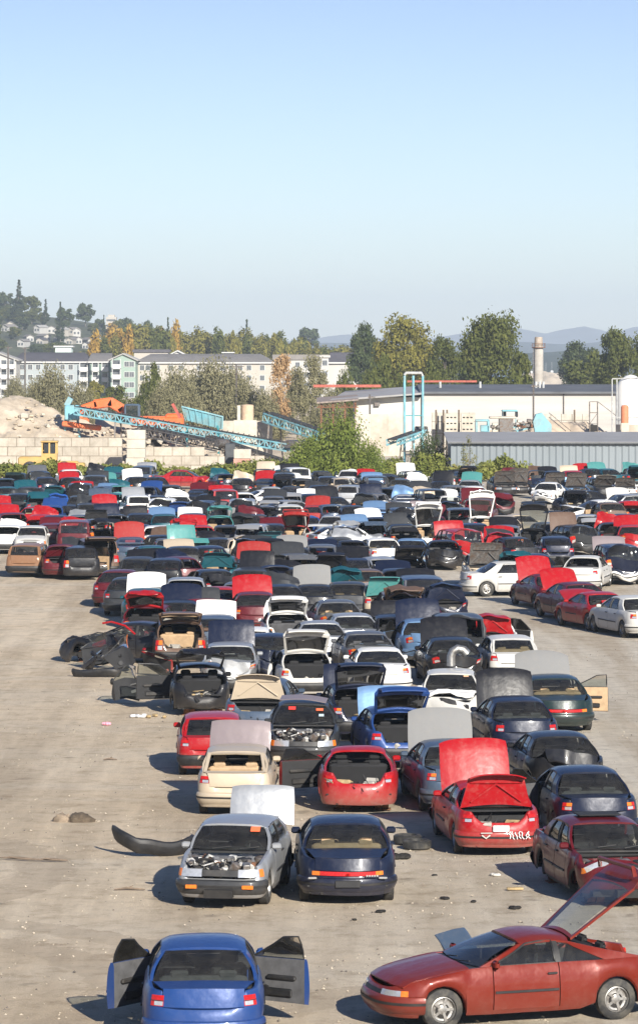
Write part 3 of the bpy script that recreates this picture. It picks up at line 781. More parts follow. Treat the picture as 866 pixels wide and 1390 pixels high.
nc('sedan', 'l', 582, 906, 4, hood=80, hood_col='n', v=2, doors={FL: 30}, interior='k', label='pale blue sedan with navy hood raised and dented tail')
nc('suv', 'G', 628, 912, 3, lid=0, hood=0, interior='k', glass=(1, 0), label='dark grey minivan without rear glass beside the red open trunk')
nc('sedan', 'w', 668, 902, 1, lid=80, lid_col='r', hood=0, interior='k', doors={RR: 45}, label='white sedan with a red trunk lid raised, right rear door open')
nc('coupe', 'g', 505, 922, 6, interior='g', label='grey coupe directly behind the clean white coupe')
nc('sedan', 's', 486, 897, 6, interior='g', label='silver sedan two places behind the clean white coupe')
nc('sedan', 'g', 464, 875, 6, interior='t', label='grey sedan with tan interior, third behind the clean white coupe')
nc('hatch', 'w', 392, 890, 3, hood=82, hood_col='w', lid=70, interior='g', label='white hatchback with hatch open and square white hood raised')
nc('sedan', 'w', 334, 920, -2, interior='k', label='white sedan tucked behind the navy raised hood')
nc('hatch', 'S', 289, 897, 0, hood=82, hood_col='w', interior='g', label='steel blue hatchback with a white hood raised')
nc('wagon', 'u', 245, 908, 3, lid=82, interior='t', v=0, label='brown wagon with its tailgate open above the heap of doors')
nc('hatch', 'd', 193, 880, -6, hood=0, lid=74, lid_col='r', interior='k', label='maroon hatchback with bright red hatch open at the lane edge')
nc('sedan', 't', 197, 856, 2, hood=72, hood_col='w', interior='g', label='dark teal sedan with white hood raised, behind the red open hatch')
nc('sedan', 'G', 168, 838, -4, interior='k', label='dark grey sedan beside the maroon one at the lane edge')
nc('sedan', 'd', 152, 826, -6, interior='k', label='maroon sedan with closed lids at the corner of the lane')
nc('box', 's', 250, 838, 0, glass=(1, 0), v=2, interior='t', lid=0, removed=('trunk_lid',), label='silver sedan without trunk lid or rear glass, tan inside')
nc('hatch', 'r', 276, 872, 3, hood=70, hood_col='G', interior='k', glass=(1, 0), label='red hatchback with dark grey hood raised')
nc('coupe', 'r', 298, 850, 3, doors={FR: 60}, interior='k', label='red coupe with its right door open, behind the red hatchback')
nc('sedan', 'd', 348, 862, 3, hood=76, hood_col='r', interior='k', label='maroon sedan with bright red hood raised, beside the white hatchback')
nc('hatch', 's', 658, 812, 0, hood=0, label='x') ; NC.pop()
nc('wagon', 'u', 548, 862, 3, lid=78, interior='t', v=2, bump=(1, 0), label='brown wagon with open tailgate and missing rear bumper, mid yard')
nc('box', 'e', 524, 846, 4, lid=80, interior='t', lid_col='m', label='beige sedan with mint green trunk lid raised')
nc('sedan', 't', 470, 824, 3, lid=70, hood=0, interior='k', label='dark teal sedan with trunk raised, left of the broadside silver sedan')
nc('sedan', 'n', 606, 852, 3, lid=84, hood=0, interior='k', lid_col='n', label='navy sedan with upright navy trunk lid next to the lane')
nc('coupe', 'k', 430, 846, 3, hood=78, hood_col='P', interior='k', label='black coupe with grey hood raised, mid yard')
nc('hatch', 'd', 574, 880, 3, lid=20, interior='k', bump=(1, 0), v=2, label='maroon hatchback with torn tail and loose hatch')
nc('sedan', 'k', 385, 850, 3, hood=72, hood_col='G', interior='g', label='black sedan with dark grey hood raised, beside the red hood')
nc('hatch', 'k', 540, 896, 3, hood=76, hood_col='k', v=2, doors={FL: 50}, interior='k', glass=(1, 0), bump=(1, 0), label='black hatchback, left door open and rear glass missing')
nc('coupe', 's', 440, 905, 5, hood=0, interior='k', label='silver coupe half hidden by the white framed hatch')
nc('sedan', 'n', 368, 930, 3, interior='k', label='navy sedan wedged between silver sedan and white hatchback')
nc('sedan', 'k', 240, 876, 0, hood=72, hood_col='n', interior='k', label='black sedan with navy hood raised behind the brown wagon')
nc('hatch', 'W', 700, 930, 4, hood=0, lid=0, label='dull white hatchback behind the dark green sedan', interior='t')
# right block across the lane
nc('coupe', 'd', 762, 829, 14, hood=74, hood_col='r', interior='k', label='maroon coupe with red hood raised, first across the lane')
nc('sedan', 'd', 806, 846, 16, hood=66, hood_col='r', v=0, interior='k', label='maroon sedan with red hood raised, second across the lane')
nc('coupe', 'r', 838, 858, 17, hood=30, lid=12, interior='k', v=2, label='red coupe with dented tail, nearest across the lane')
nc('sedan', 'W', 886, 868, 16, v=0, interior='k', label='dull white sedan cut by the picture edge beside the dented red coupe')
nc('sedan', 'W', 626, 809, -78, v=0, interior='g', wheels=1, removed=(('x', 1),), label='silver white sedan parked broadside at the end of the lane')
nc('hatch', 't', 700, 808, 8, v=2, hood=0, lid=64, bump=(0, 0), interior='k', label='teal hatchback with crushed tail beside the red hoods')
nc('box', 'e', 662, 800, 182, removed=(), hood=78, interior='t', label='beige sedan facing out with hood raised, behind the broadside sedan')
nc('sedan', 'W', 786, 803, -12, doors={FL: 50, RL: 40}, interior='k', glass=(1, 0), label='dull white sedan with two left doors open, across the lane')
nc('suv', 'n', 848, 795, 6, bcol='w', hood=70, hood_col='p', interior='g', label='navy minivan with white rear bumper and mauve hood raised')
nc('sedan', 'n', 735, 800, 8, hood=0, interior='k', label='navy sedan with closed lids behind the teal hatchback'); 
# bottom edge
vr = random.Random(77)
for a, k in NC: 
    if 'v' not in k and a[3] < 1000 and a[2] not in (765, 521, 838, 762, 806): k['v'] = vr.choice([0, 2, 2, 1, 0])
    k.pop('name', None); make_n = near_car(*a, **k)
    if a[1] == 's' and a[2] == 298: SILVER = make_n
    if a[1] == 'd' and a[2] == 857: MAROON = make_n
    if a[0] == 'droop' and a[1] == 'n': NAVY = make_n
    if a[1] == 'G' and a[2] == 412: GREYF = make_n
    if a[0] == 'coupe' and a[2] == 680: REDT = make_n
    if a[0] == 'hatch' and a[2] == 612: WDUCT = make_n
c = atd(668, 1278, 57.6)
ORANGE = make_car('fastback', 'o', (3.02, 57.9), 109, lid=50, interior='k', doors={}, label='orange red coupe with its large glass hatch raised, nearest to the camera')
c = atd(276, 1277, 56.9)
BLUE = make_car('sedan', 'b', (c.x, c.y - .1), 2, interior='g', doors={FR: 58, FL: 40}, label='blue sedan with a broad roof at the front edge of the yard')

# small parts on particular cars
def part_on(car, name, mb, mats, label=None):
    o = mb.obj(name, mats, car)
    if label: o['label'] = label
    return o
LH = lib_of('hatch', 3)['T']; LB = lib_of('box', 1)['T']; LD = lib_of('droop', 0)['T']; LC = lib_of('coupe', 0)['T']; LS = lib_of('sedan', 0)['T']
def on_windshield(T, x, h, w=.15, hh=.11, col=None, car=None, off=.03):
    y0, z0, y1, z1 = T['cowl'] + .11, T['zc'], T['rf'] + .07, T['zr'] - .08
    c = Vector((x, lerp(y0, y1, h) + off * .8, lerp(z0, z1, h) + off)); ang = math.atan2(z1 - z0, y1 - y0)
    b = MB(); b.box(c, (w, hh, .004), 0, Matrix.Rotation(ang, 3, 'X'))
    return part_on(car, 'sticker', b, [col or STICK])
on_windshield(LH, -.42, .80, .17, .13, None, SILVER)
on_windshield(LS, .28, .78, .17, .13, surf_mat('red_sticker_paper', (.7, .04, .03), .7, var=.1), GREYF); on_windshield(LS, -.38, .70, .17, .10, None, GREYF); on_windshield(LS, -.42, .40, .12, .10, surf_mat('pale_sticker_paper', (.45, .55, .6), .7, var=.1), GREYF)
on_windshield(LH, -.40, .85, .13, .08, surf_mat('peach_sticker_paper', (.75, .38, .22), .7, var=.1), WDUCT)
for k in (-1, 1):
    b = MB(); b.rbox((k * .50, LH['L2'] + .040, .405), (.20, .035, .07), 0, .008); part_on(SILVER, 'turn_signal', b, [LAMB])
# navy sedan: round badge, script and two small lamps in the bumper, plate recess
b = MB(); T = LD
b.tube([(.05 * math.cos(a), -T['L2'] + .10, T['zlip'] + .15 + .03 * math.sin(a)) for a in [k * math.pi / 6 for k in range(13)]], .007, 0, n=4, cap=False)
part_on(NAVY, 'badge', b, [CHROME])
b = MB()
for k in range(5): b.box((.34 + k * .045, -T['L2'] - .035, .565), (.028, .012, .028), 0)
part_on(NAVY, 'lettering', b, [CHROME])
for k in (-1, 1):
    b = MB(); b.rbox((k * .62, -T['L2'] + .03, .52), (.15, .05, .035), 0, .01); part_on(NAVY, 'bumper_lamp', b, [CHROME])
b = MB(); b.rbox((0, -T['L2'] - .055, .42), (.44, .02, .13), 0, .01); part_on(NAVY, 'licence_plate', b, [TRIM], 'empty dark licence plate recess')
# sunroof on maroon sedan
b = MB(); b.rbox((0, -.22, LB['zr'] + .012), (.78, .50, .03), 0, .012); part_on(MAROON, 'sunroof', b, [DARKIN])
# white brush writing on the red trunk
b = MB(); r = random.Random(5)
for k in range(7):
    x = .15 + k * .065; pts = [(x + r.uniform(-.02, .04), -LC['L2'] - .058, .38 + j * .035 + r.uniform(-.01, .01)) for j in range(5)]; b.tube(pts, .011, 0, n=4)
part_on(REDT, 'painted_writing', b, [PLATE])
b = MB(); b.tube([(-.38, -LC['L2'] - .055, .46), (-.30, -LC['L2'] - .058, .40), (-.22, -LC['L2'] - .06, .46)], .018, 0, n=4); b.tube([(-.40, -LC['L2'] - .055, .50), (-.18, -LC['L2'] - .055, .50)], .012, 0, n=4)
part_on(REDT, 'scuff', b, [PAINT['W']])

# ------------------------------------------------------------------ loose things lying on cars and ground
def loose(name, mb, mats, loc, rot, label, cat, group=None, paint=None):
    o = mb.obj(name, mats, None, loc) if isinstance(mb, MB) else inst(name, mb, None, loc)
    o.rotation_euler = [R(a) for a in rot]
    if paint: o.material_slots[0].link = 'OBJECT'; o.material_slots[0].material = paint
    return tag(o, label, cat, group)
HOODM = {t: lib_of(t, 0)['hood'][0] for t in ('hatch', 'box', 'sedan')}
p = gp(352, 1170); loose('car_hood', HOODM['hatch'], None, (p.x + .04, p.y + .75, .66), (80, 0, -4), 'pale silver hood standing on edge behind the silver hatchback', 'hood', None, PAINT['s'])
duct = MB(); duct.tube([(-.2, 0, 0), (-.2, 0, .28), (-.14, 0, .42), (0, 0, .50), (.16, 0, .46), (.26, 0, .34)], .12, 0, n=14, cap=False, radii=[.13, .12, .12, .12, .13, .14])
p = atd(622, 945, 106); loose('ventilation_duct', duct, [ALU], (p.x, 106.4, 1.42), (0, 0, 10), 'bent silver duct standing on the white hatchback roof', 'duct')
pan = MB(); pan.rbox((0, 0, 0), (1.0, .35, .05), 0, .02); pan.tube([(-.4, 0, .03), (.4, .05, .08)], .03, 0)
p = atd(478, 890, 133); loose('spare_panel', pan, [PAINT['G']], (gp(512, 948).x, gp(512, 948).y + 2.2, 1.43), (0, 4, 8), 'small black panel lying on the clean white coupe roof', 'panel')
pan = MB(); pan.solid_grid([[(x * .6, y * .25, .04 * math.cos(x * 2)) for x in np.linspace(-1, 1, 7)] for y in (-1, 0, 1)], (0, 0, -.02), 0)
p = gp(412, 1044); loose('spare_panel', pan, [PAINT['p']], (p.x, p.y + 2.4, 1.55), (8, 3, -6), 'mauve panel lying on the dark grey sedan roof', 'panel')
# torn bumpers on the ground
def bumper_mesh(t, which, warpf):
    me = lib_of(t, 0)[which][0].copy(); L2 = TYPES[t]['L'] / 2
    for v in me.vertices:
        p = Vector((v.co.x, v.co.y - (L2 if which[0] == 'f' else -L2), v.co.z - .25)); v.co = warpf(p)
    return me
def wf1(p): return Vector((p.x, p.y + .10 * math.sin(p.x * 3), p.z * 1.15 + .05 * math.sin(p.x * 5) + max(0, p.x - .4) * .75))
TB = bumper_mesh('sedan', 'front_bumper', wf1); TB2 = bumper_mesh('box', 'rear_bumper', lambda p: p + Vector((0, 0, .04 * math.sin(p.x * 4))))
g = gp(212, 1166); loose('torn_bumper', TB, None, (g.x, g.y + .3, .02), (0, 0, 190), 'torn black plastic bumper lying on the dirt by the silver hatchback', 'bumper')
# bundle of rags, sticks, litter, tyres
b = MB(); rows = []
for i in range(19):
    u = i / 9 - 1; row = []
    for j in range(13):
        a = math.pi * j / 12; w = .26 * math.sqrt(max(.02, 1 - u * u)) * (1 - .35 * math.exp(-((u + .25) * 5) ** 2)); q = Vector((u * .48, -math.cos(a) * w, math.sin(a) * w * .75)); nz = noise.fractal(q * 7, .8, 2.1, 4) * .06
        row.append(q + Vector((nz, nz, abs(nz) * 1.3)) * (math.sin(a) * .9 + .1))
    rows.append(row)
b.grid(rows[:9], 1); b.grid(rows[8:], 0)
loose('crumpled_tarp', b, [surf_mat('dirty_brown_cloth', (.10, .075, .05), .95, var=.5, scale=9, bmp=.8), surf_mat('torn_tan_cloth', (.22, .17, .12), .95, var=.4, scale=9)], gp(100, 1116), (0, 0, -5), 'crumpled brown bundle of cloth lying on the open dirt', 'bundle')
STICKM = surf_mat('weathered_wood', (.16, .12, .085), .9, var=.3, scale=8)
for (x, y, l, a, lab) in ((68, 1170, .75, 170, 'thin dark bent stick lying below the cloth bundle'), (22, 1168, 1.0, 160, 'long thin twig at the far side of the dirt lane'), (176, 1210, .6, 4, 'short twig lying near the silver hatchback corner'), (150, 1033, .35, 5, 'tiny dark stick in the middle of the lane')):
    b = MB(); b.tube([(-l / 2, 0, .03), (-l * .1, .04, .05), (l / 2, -.02, .03)], .025, 0, n=5, radii=[.015, .03, .012]); b.tube([(-l * .1, .04, .05), (l * .12, .12, .08)], .012, 0, n=4)
    loose('stick', b, [STICKM], gp(x, y), (0, 0, a), lab, 'stick', 'sticks on the dirt')
b = MB(); r = random.Random(9)
for k in range(4): b.rbox((r.uniform(-.10, .10), r.uniform(-.08, .08), .05), (.10, .09, .08), 0, .02, Matrix.Rotation(r.random() * 3, 3, 'Z') @ Matrix.Rotation(r.random(), 3, 'X'))
loose('pink_litter', b, [surf_mat('pink_paper', (.75, .30, .38), .8, var=.3, scale=12)], gp(146, 985), (0, 0, 0), 'small scrap of pink litter on the open lane', 'litter')
b = MB()
for k in range(7): b.rbox((r.uniform(-.5, .5), r.uniform(-.3, .2), .05), (r.uniform(.08, .3), .1, .08), k % 2, .02, Matrix.Rotation(r.random() * 3, 3, 'Z'))
loose('broken_trim', b, [PLATE, CARD], gp(206, 974), (0, 0, 0), 'white and tan broken trim pieces beside the gutted black wreck', 'debris')
for i, (x, y, z, rot, lab) in enumerate(((553, 1146, .105, (0, 90, 0), 'flat tyre lying on the dirt behind the glossy navy sedan'), (566, 1153, .10, (0, 90, 30), 'second smaller tyre lying against the first one'))):
    g = gp(x, y); o = loose('scrap_tyre', TYRE, None, (g.x, g.y, z), rot, lab, 'tyre', 'tyres on the ground')
for (x, y, lab) in ((543, 1167, 'dark clod beside the two tyres'), (620, 1228, 'small dark clod left of the tan scrap'), (645, 1222, 'pale stone'),):
    pass
b = MB(); b.rbox((0, 0, .03), (.32, .10, .05), 0, .01, Matrix.Rotation(.1, 3, 'Z')); loose('wood_scrap', b, [CARD], gp(699, 1209), (0, 0, 0), 'tan scrap of board on the dirt before the red coupe', 'board')
g = gp(158, 902); make_car('coupe', 'k', (g.x + .4, g.y + 1.1, -.05), 78, v=1, removed=('hood', ('front', 1), 'trunk_lid'), glass=(0, 0), bump=(0, 0), lamps=(0, 0), wheels=0, interior='k', label='crushed black coupe lying broadside behind the loose doors', pitch=0)
# heap of loose doors left of the gutted wreck
def loose_door(t, col, px, py, z, rot, lab, cat='car door', grp='loose car doors'):
    lib = lib_of(t, 0); me, org = lib['door_front_1']; g = gp(px, py); me = me.copy(); wn_ = lib['window_front_1'][0].copy()
    for m_ in (me, wn_):
        for v in m_.vertices:
            q = v.co * 1.6 + Vector((px * .1, py * .07, 0)); v.co = v.co + Vector((noise.noise(q) * .30 + .16 * math.sin(v.co.y * 3 + px), noise.noise(q + Vector((5, 5, 5))) * .12, noise.noise(q + Vector((9, 2, 1))) * .16))
    root = empty('loose_panel', (g.x, g.y, z), 0, lab, cat, grp); root.rotation_euler = [R(a) for a in rot]
    d = inst('door_panel', me, root, (0, .5, -.25), (0, 0, 0), PAINT[col]); d.material_slots[2].link = 'OBJECT'; d.material_slots[2].material = DARKIN; inst('window', wn_, d)
for a in (('sedan', 'k', 118, 915, .10, (6, -34, 148), 'black loose door at the left end of the heap'),
          ('sedan', 'G', 134, 908, .12, (-8, 22, 88), 'dark grey loose door second in the heap'),
          ('coupe', 'd', 148, 900, .2, (10, -30, -30), 'maroon loose door half under the grey ones'),
          ('coupe', 'g', 170, 912, .12, (-12, 26, 136), 'grey loose door in the middle of the heap'),
          ('sedan', 'k', 182, 902, .30, (8, -28, -48), 'black loose door leaning against the brown wagon'),
          ('hatch', 'r', 214, 918, .15, (14, -32, 66), 'bright red loose door with its bare inner side showing'),
          ('sedan', 'k', 176, 955, .05, (-5, 20, 116), 'black loose door next to the gutted black wreck')):
    loose_door(*a)
loose('torn_bumper', TB2, None, gp(128, 920), (0, 0, -14), 'black bumper lying at the foot of the loose doors', 'bumper')
b = MB(); b.tube([(-.6, 0, .0), (-.3, 0, .12), (.2, 0, .10), (.6, 0, -.1)], .035, 0, n=6)
g = gp(160, 905); loose('bent_bar', b, [PAINT['r']], (g.x, g.y + .8, 1.25), (0, 12, -15), 'bent bright red bar on top of the loose door heap', 'bar')
g = gp(625, 1365); loose('car_hood', HOODM['box'], None, (g.x - .1, g.y + .5, .42), (10, 62, -30), 'steel blue hood leaning against the orange red coupe', 'hood', None, PAINT['S'])

# ------------------------------------------------------------------ the far rows
# (row on the ground, [columns], colours, hood colour or '.', flags)   u hood up, o lid up, f facing out
rf = random.Random(21)
KINDS = ['sedan', 'box', 'coupe', 'hatch', 'sedan', 'fastback', 'wagon', 'box', 'hatch', 'sedan', 'suv']
KW = {'sedan': 'sedan', 'box': 'sedan', 'droop': 'sedan', 'coupe': 'coupe', 'fastback': 'coupe', 'hatch': 'hatchback', 'wagon': 'wagon', 'suv': 'minivan'}
ROWS = [
 # y, x0, step, colours (car+hood pairs; '-' no car)
 (790, 28, 0, []),
]
def row(y, items): ROWS.append((y, items))
ROWS = []
# each item: x, car colour, raised hood colour ('' = closed), extra: 'o' lid up, 'f' faces out
row(786, [(30, 'E', '', 'W'), (88, 'd', '', 'o'), (112, 'k', 'G', ''), (138, 'u', '', 'o'), (366, 'k', '', 'o'), (402, 'G', 'P', ''), (440, 'g', 'n', ''), (332, 'k', 'G', 'o'), (292, 'n', '', ''), (217, 't', '', ''), (254, 'k', 'e', '')])
row(804, [(188, 'G', 'k', ''), (222, 'k', '', ''), (258, 'd', 'n', ''), (296, 't', '', 'o'), (334, 'k', 'R', ''), (372, 'G', '', 'o'), (410, 'g', 'G', ''), (448, 'k', '', ''), (486, 'n', 'k', ''), (524, 's', '', ''), (562, 'k', '', 'o')])
row(824, [(300, 'k', '', ''), (336, 'G', 'k', ''), (374, 'n', '', 'o'), (412, 'k', 'k', ''), (506, 'u', '', ''), (544, 'k', 'n', ''), (582, 'G', '', '')])
row(846, [(326, 'g', '', ''), (470, 'G', '', ''), (220, 'k', '', ''), (574, 'n', 'k', '')])
row(772, [(176, 'S', 'R', ''), (206, 'k', 'u', ''), (236, 'g', '', ''), (268, 'm', 'm', ''), (300, 'k', 'k', ''), (336, 'e', '', 'o'), (374, 't', '', 'o'), (410, 'd', '', ''), (452, 'G', '', ''), (488, 'k', 'w', ''), (530, 'w', '', ''), (560, 'l', '', 'f'), (600, 'k', '', ''), (640, 'r', 'r', ''), (674, 'r', 'r', 'o'), (712, 'k', 'G', ''), (756, 'n', '', '')])
row(752, [(10, 'w', 'w', ''), (42, 'W', '', 'f'), (70, 'd', 'd', ''), (104, 'd', 'r', ''), (140, 'k', '', 'o'), (180, 'n', '', ''), (212, 'w', 'w', ''), (246, 'r', '', 'o'), (272, 'r', 'r', ''), (306, 'G', '', ''), (334, 's', '', ''), (366, 'k', 'd', ''), (398, 'R', '', ''), (432, 'W', '', ''), (468, 's', '', ''), (502, 'S', 'l', ''), (548, 'k', 'G', ''), (580, 'w', '', 'o'), (616, 'k', '', ''), (650, 'n', '', ''), (690, 'g', 'k', ''), (726, 'k', '', 'o'), (762, 'g', '', 'f'), (798, 'G', 'u', ''), (838, 'k', 'r', ''), (864, 'r', 'r', '')])
row(735, [(20, 'd', 'r', ''), (56, 'r', 'r', ''), (84, 'n', '', ''), (112, 'g', 's', ''), (134, 'k', '', 'o'), (164, 'G', 'n', ''), (196, 'k', 'k', ''), (230, 't', 'l', ''), (262, 'k', 'w', ''), (294, 'm', '', 'o'), (324, 'G', 'k', ''), (356, 'G', 'd', ''), (388, 'k', '', ''), (420, 'b', '', ''), (452, 's', '', ''), (484, 'g', '', 'f'), (520, 'n', 'w', ''), (554, 'k', 'G', ''), (590, 'd', 'd', ''), (624, 'k', '', ''), (660, 'w', '', 'o'), (694, 'e', '', 'f'), (728, 'e', '', 'f'), (800, 's', '', ''), (828, 'g', 'G', ''), (856, 'k', '', '')])
row(719, [(14, 'k', 'r', ''), (38, 'r', '', ''), (66, 'b', 'b', ''), (96, 'k', '', ''), (124, 'G', 'G', ''), (158, 'r', 'r', ''), (186, 'w', '', 'f'), (214, 'w', '', ''), (240, 'b', '', 'o'), (270, 'k', 'k', ''), (300, 'g', 'G', ''), (330, 's', '', ''), (362, 's', '', ''), (394, 'W', '', ''), (424, 'R', 'R', ''), (456, 'S', '', ''), (486, 'k', '', ''), (516, 'l', 'l', ''), (548, 'G', '', ''), (580, 'k', 'p', ''), (612, 'k', '', 'o'), (644, 'd', 'd', '')])
row(704, [(26, 'k', 'G', ''), (52, 't', 't', ''), (80, 'B', '', 'o'), (108, 'G', '', 'f'), (134, 'S', 'S', ''), (162, 't', '', ''), (190, 'w', 'w', ''), (216, 'k', '', ''), (244, 'w', 'w', ''), (276, 'k', 'w', ''), (306, 'r', 'r', ''), (338, 'w', '', ''), (368, 'g', 'G', ''), (398, 's', '', ''), (428, 'n', 'w', ''), (458, 'k', 'k', ''), (490, 'G', '', 'o'), (520, 'g', 'n', ''), (552, 's', 'l', ''), (586, 'k', 'e', ''), (620, 'w', 'w', ''), (650, 'd', 'd', ''), (684, 'd', '', '')])
row(691, [(12, 't', 'k', ''), (40, 'G', 't', ''), (74, 't', '', 'o'), (104, 'k', 'r', ''), (134, 'S', 'l', ''), (166, 'm', 't', ''), (196, 'n', 'b', ''), (226, 'G', '', ''), (262, 'k', 'd', ''), (372, 's', '', ''), (402, 'G', '', 'f'), (434, 'k', 'G', ''), (466, 's', '', ''), (496, 'g', 'w', ''), (524, 'k', '', ''), (556, 'S', '', 'f'), (590, 'k', 'G', ''), (622, 'g', '', ''), (654, 'w', '', 'f')])
row(678, [(8, 'x', '', ''), (34, 'k', '', ''), (66, 'n', 'G', ''), (96, 'k', 'r', ''), (124, 'G', 'G', ''), (156, 't', 'm', ''), (190, 'k', 'w', ''), (218, 'k', '', ''), (330, 'k', 'e', ''), (356, 'G', 'r', ''), (386, 'k', 'w', ''), (418, 'G', 'w', ''), (448, 'n', '', ''), (480, 'e', '', 'f'), (510, 'k', 'l', ''), (540, 'G', '', ''), (570, 'w', 'w', ''), (600, 'k', 'k', ''), (632, 's', 'm', '')])
row(666, [(20, 'x', '', ''), (60, 'k', 'g', ''), (100, 'w', 'r', ''), (128, 'k', 'k', ''), (164, 'n', 't', ''), (192, 'S', 'w', ''), (318, 'n', 't', ''), (352, 'G', 'e', ''), (384, 't', 'w', ''), (412, 'w', 'w', ''), (444, 'G', '', ''), (476, 'w', '', 'f'), (506, 'k', 'r', ''), (536, 'G', '', ''), (566, 'k', 'w', ''), (604, 'W', '', ''), (632, 'k', 'k', '')])
# far right block
row(677, [(690, 'k', 'r', 'f'), (715, 'k', 'G', 'f'), (762, 'n', 'G', 'f'), (790, 'l', 'k', 'f'), (822, 'k', 'e', 'f'), (852, 'w', 'u', 'f')])
row(664, [(700, 'u', 'd', ''), (728, 'G', 'u', ''), (756, 'k', 'k', ''), (784, 'r', 'e', ''), (812, 'k', 'r', ''), (838, 't', 'm', ''), (862, 't', 'm', '')])
row(716, [(860, 'r', '', ''), (836, 'u', '', ''),])
row(701, [(784, 'k', '', ''), (858, 'w', 'W', '')])

extras = [(250, 664, -97, 'sedan', 'r', 'red sedan standing broadside before the hedge, its far hood up'), (366, 694, -70, 'coupe', 'w', 'white coupe parked slantwise among the far rows'),
          (745, 684, 165, 'sedan', 'w', 'white sedan facing out across the far lane, front lamps missing'), (812, 712, 118, 'sedan', 'w', 'white sedan with a grey hood standing slantwise by the far lane'),
          (790, 697, 130, 'sedan', 'k', 'black sedan standing slantwise behind the white one'), (852, 704, 112, 'wagon', 's', 'silver wagon standing slantwise at the picture edge'),
          (398, 712, -60, 'sedan', 's', 'silver sedan stripped and parked slantwise among the others'), (474, 752, -75, 'hatch', 's', 'silver hatchback lying crosswise in the middle of the yard')]
ALLFAR = []
wn = 0
for y, items in ROWS:
    items = sorted(items)
    if not items: continue
    for i, (x, c, hc, fl) in enumerate(items):
        if y in (719, 735) and x > 655: hc = ''
        t = rf.choice(KINDS)
        if 'W' in fl: t = 'wagon'
        if 'o' in fl and t == 'wagon': t = 'sedan'
        if hc == 'w':
            wn += 1
            if wn % 5 in (1, 3): hc = rf.choice(['', 'G', 'k', 's', ''])
        ALLFAR.append(dict(y=y, x=x, t=t, c=c, hc=hc, fl=fl))
# labels: look first, then the raised hood, then a neighbour that can be found
ordn = {}
def base_label(d):
    s = CNAME[d['c']] + ' ' + KW[d['t']]
    if d['hc']: s += ', %s hood raised' % CNAME[d['hc']]
    elif 'o' in d['fl']: s += ', %s raised' % ('hatch' if TYPES[d['t']]['hatch'] else 'trunk lid')
    else: s += ', lids shut'
    return s
rowname = {786: 'at the lane head', 804: 'just before the lane head', 824: 'second row before the lane head', 846: 'third row before the lane head', 772: 'behind the lane head', 752: 'eighth row from hedge', 735: 'seventh row from hedge', 719: 'sixth row from hedge', 704: 'fifth row from hedge',
           691: 'fourth row from hedge', 678: 'third row from hedge', 666: 'right under the hedge', 677: 'facing the far lane', 664: 'under the blue shed wall', 716: 'by the far lane', 701: 'beyond the far lane'}
bykey = {}
for d in ALLFAR: bykey.setdefault((d['y'],), []).append(d)
for k, L in bykey.items():
    for i, d in enumerate(L):
        nb = L[i - 1] if i else (L[i + 1] if len(L) > 1 else None)
        d['lab'] = base_label(d) + (' beside %s one' % CNAME[nb['c']] if nb else '') + ', ' + rowname[k[0]]
seen = {}
for d in ALLFAR: seen.setdefault(d['lab'], []).append(d)
for lab, L in seen.items():
    if len(L) > 1:
        L.sort(key=lambda d: d['x'])
        for i, d in enumerate(L): d['lab'] = lab.replace(', lids shut', '').replace(' beside', ', %s, beside' % (['leftmost such', 'next such', 'third such', 'fourth such', 'fifth such'][i]), 1)
print('FAR', len(ALLFAR), 'NEAR', len(NC) + 2 + len(extras))
for d in ALLFAR:
    face = 'f' in d['fl']; rz = (180 if face else 0) + rf.uniform(-10, 12) + (3 if d['x'] < 650 else 7)
    x = d['x'] + rf.uniform(-5, 5); y = d['y'] + rf.uniform(-3.2, 3.2)
    v = rf.choice([0, 0, 1, 2, 2, 1])
    rem = []
    dr = {}
    if rf.random() < .22: dr[(rf.choice(['front', 'rear']), rf.choice([1, -1]))] = rf.uniform(15, 55)
    if rf.random() < .25: rem.append((rf.choice(['front', 'rear']), rf.choice([1, -1])))
    if rf.random() < .12 and not d['hc']: rem.append('hood')
    gl = (rf.random() > .2, rf.random() > .3)
    lidu = rf.uniform(62, 88) if 'o' in d['fl'] else (rf.uniform(4, 70) if rf.random() < .22 else 0)
    near_car(d['t'], d['c'], x, y, rz, hood=rf.choice([rf.uniform(48, 66), rf.uniform(60, 84)]) if d['hc'] else 0, hood_col=d['hc'] or None, lid=lidu, near=False, v=v, doors=dr, removed=tuple(rem), glass=gl,
             bump=(rf.random() > .3, rf.random() > .3), lamps=(rf.choice([1, 1, -1, 0]), rf.choice([1, 1, 1, -1, 0])), interior=rf.choice('ggktk'), label=d['lab'])
for (x, y, rz, t, c, lab) in extras:
    g = gp(x, y); make_car(t, c, (g.x, g.y + 1, 0), rz, hood=rf.choice([0, 20]), near=False, v=rf.choice([0, 1]), glass=(1, 1), interior='k', label=lab, doors={('front', 1): 0})
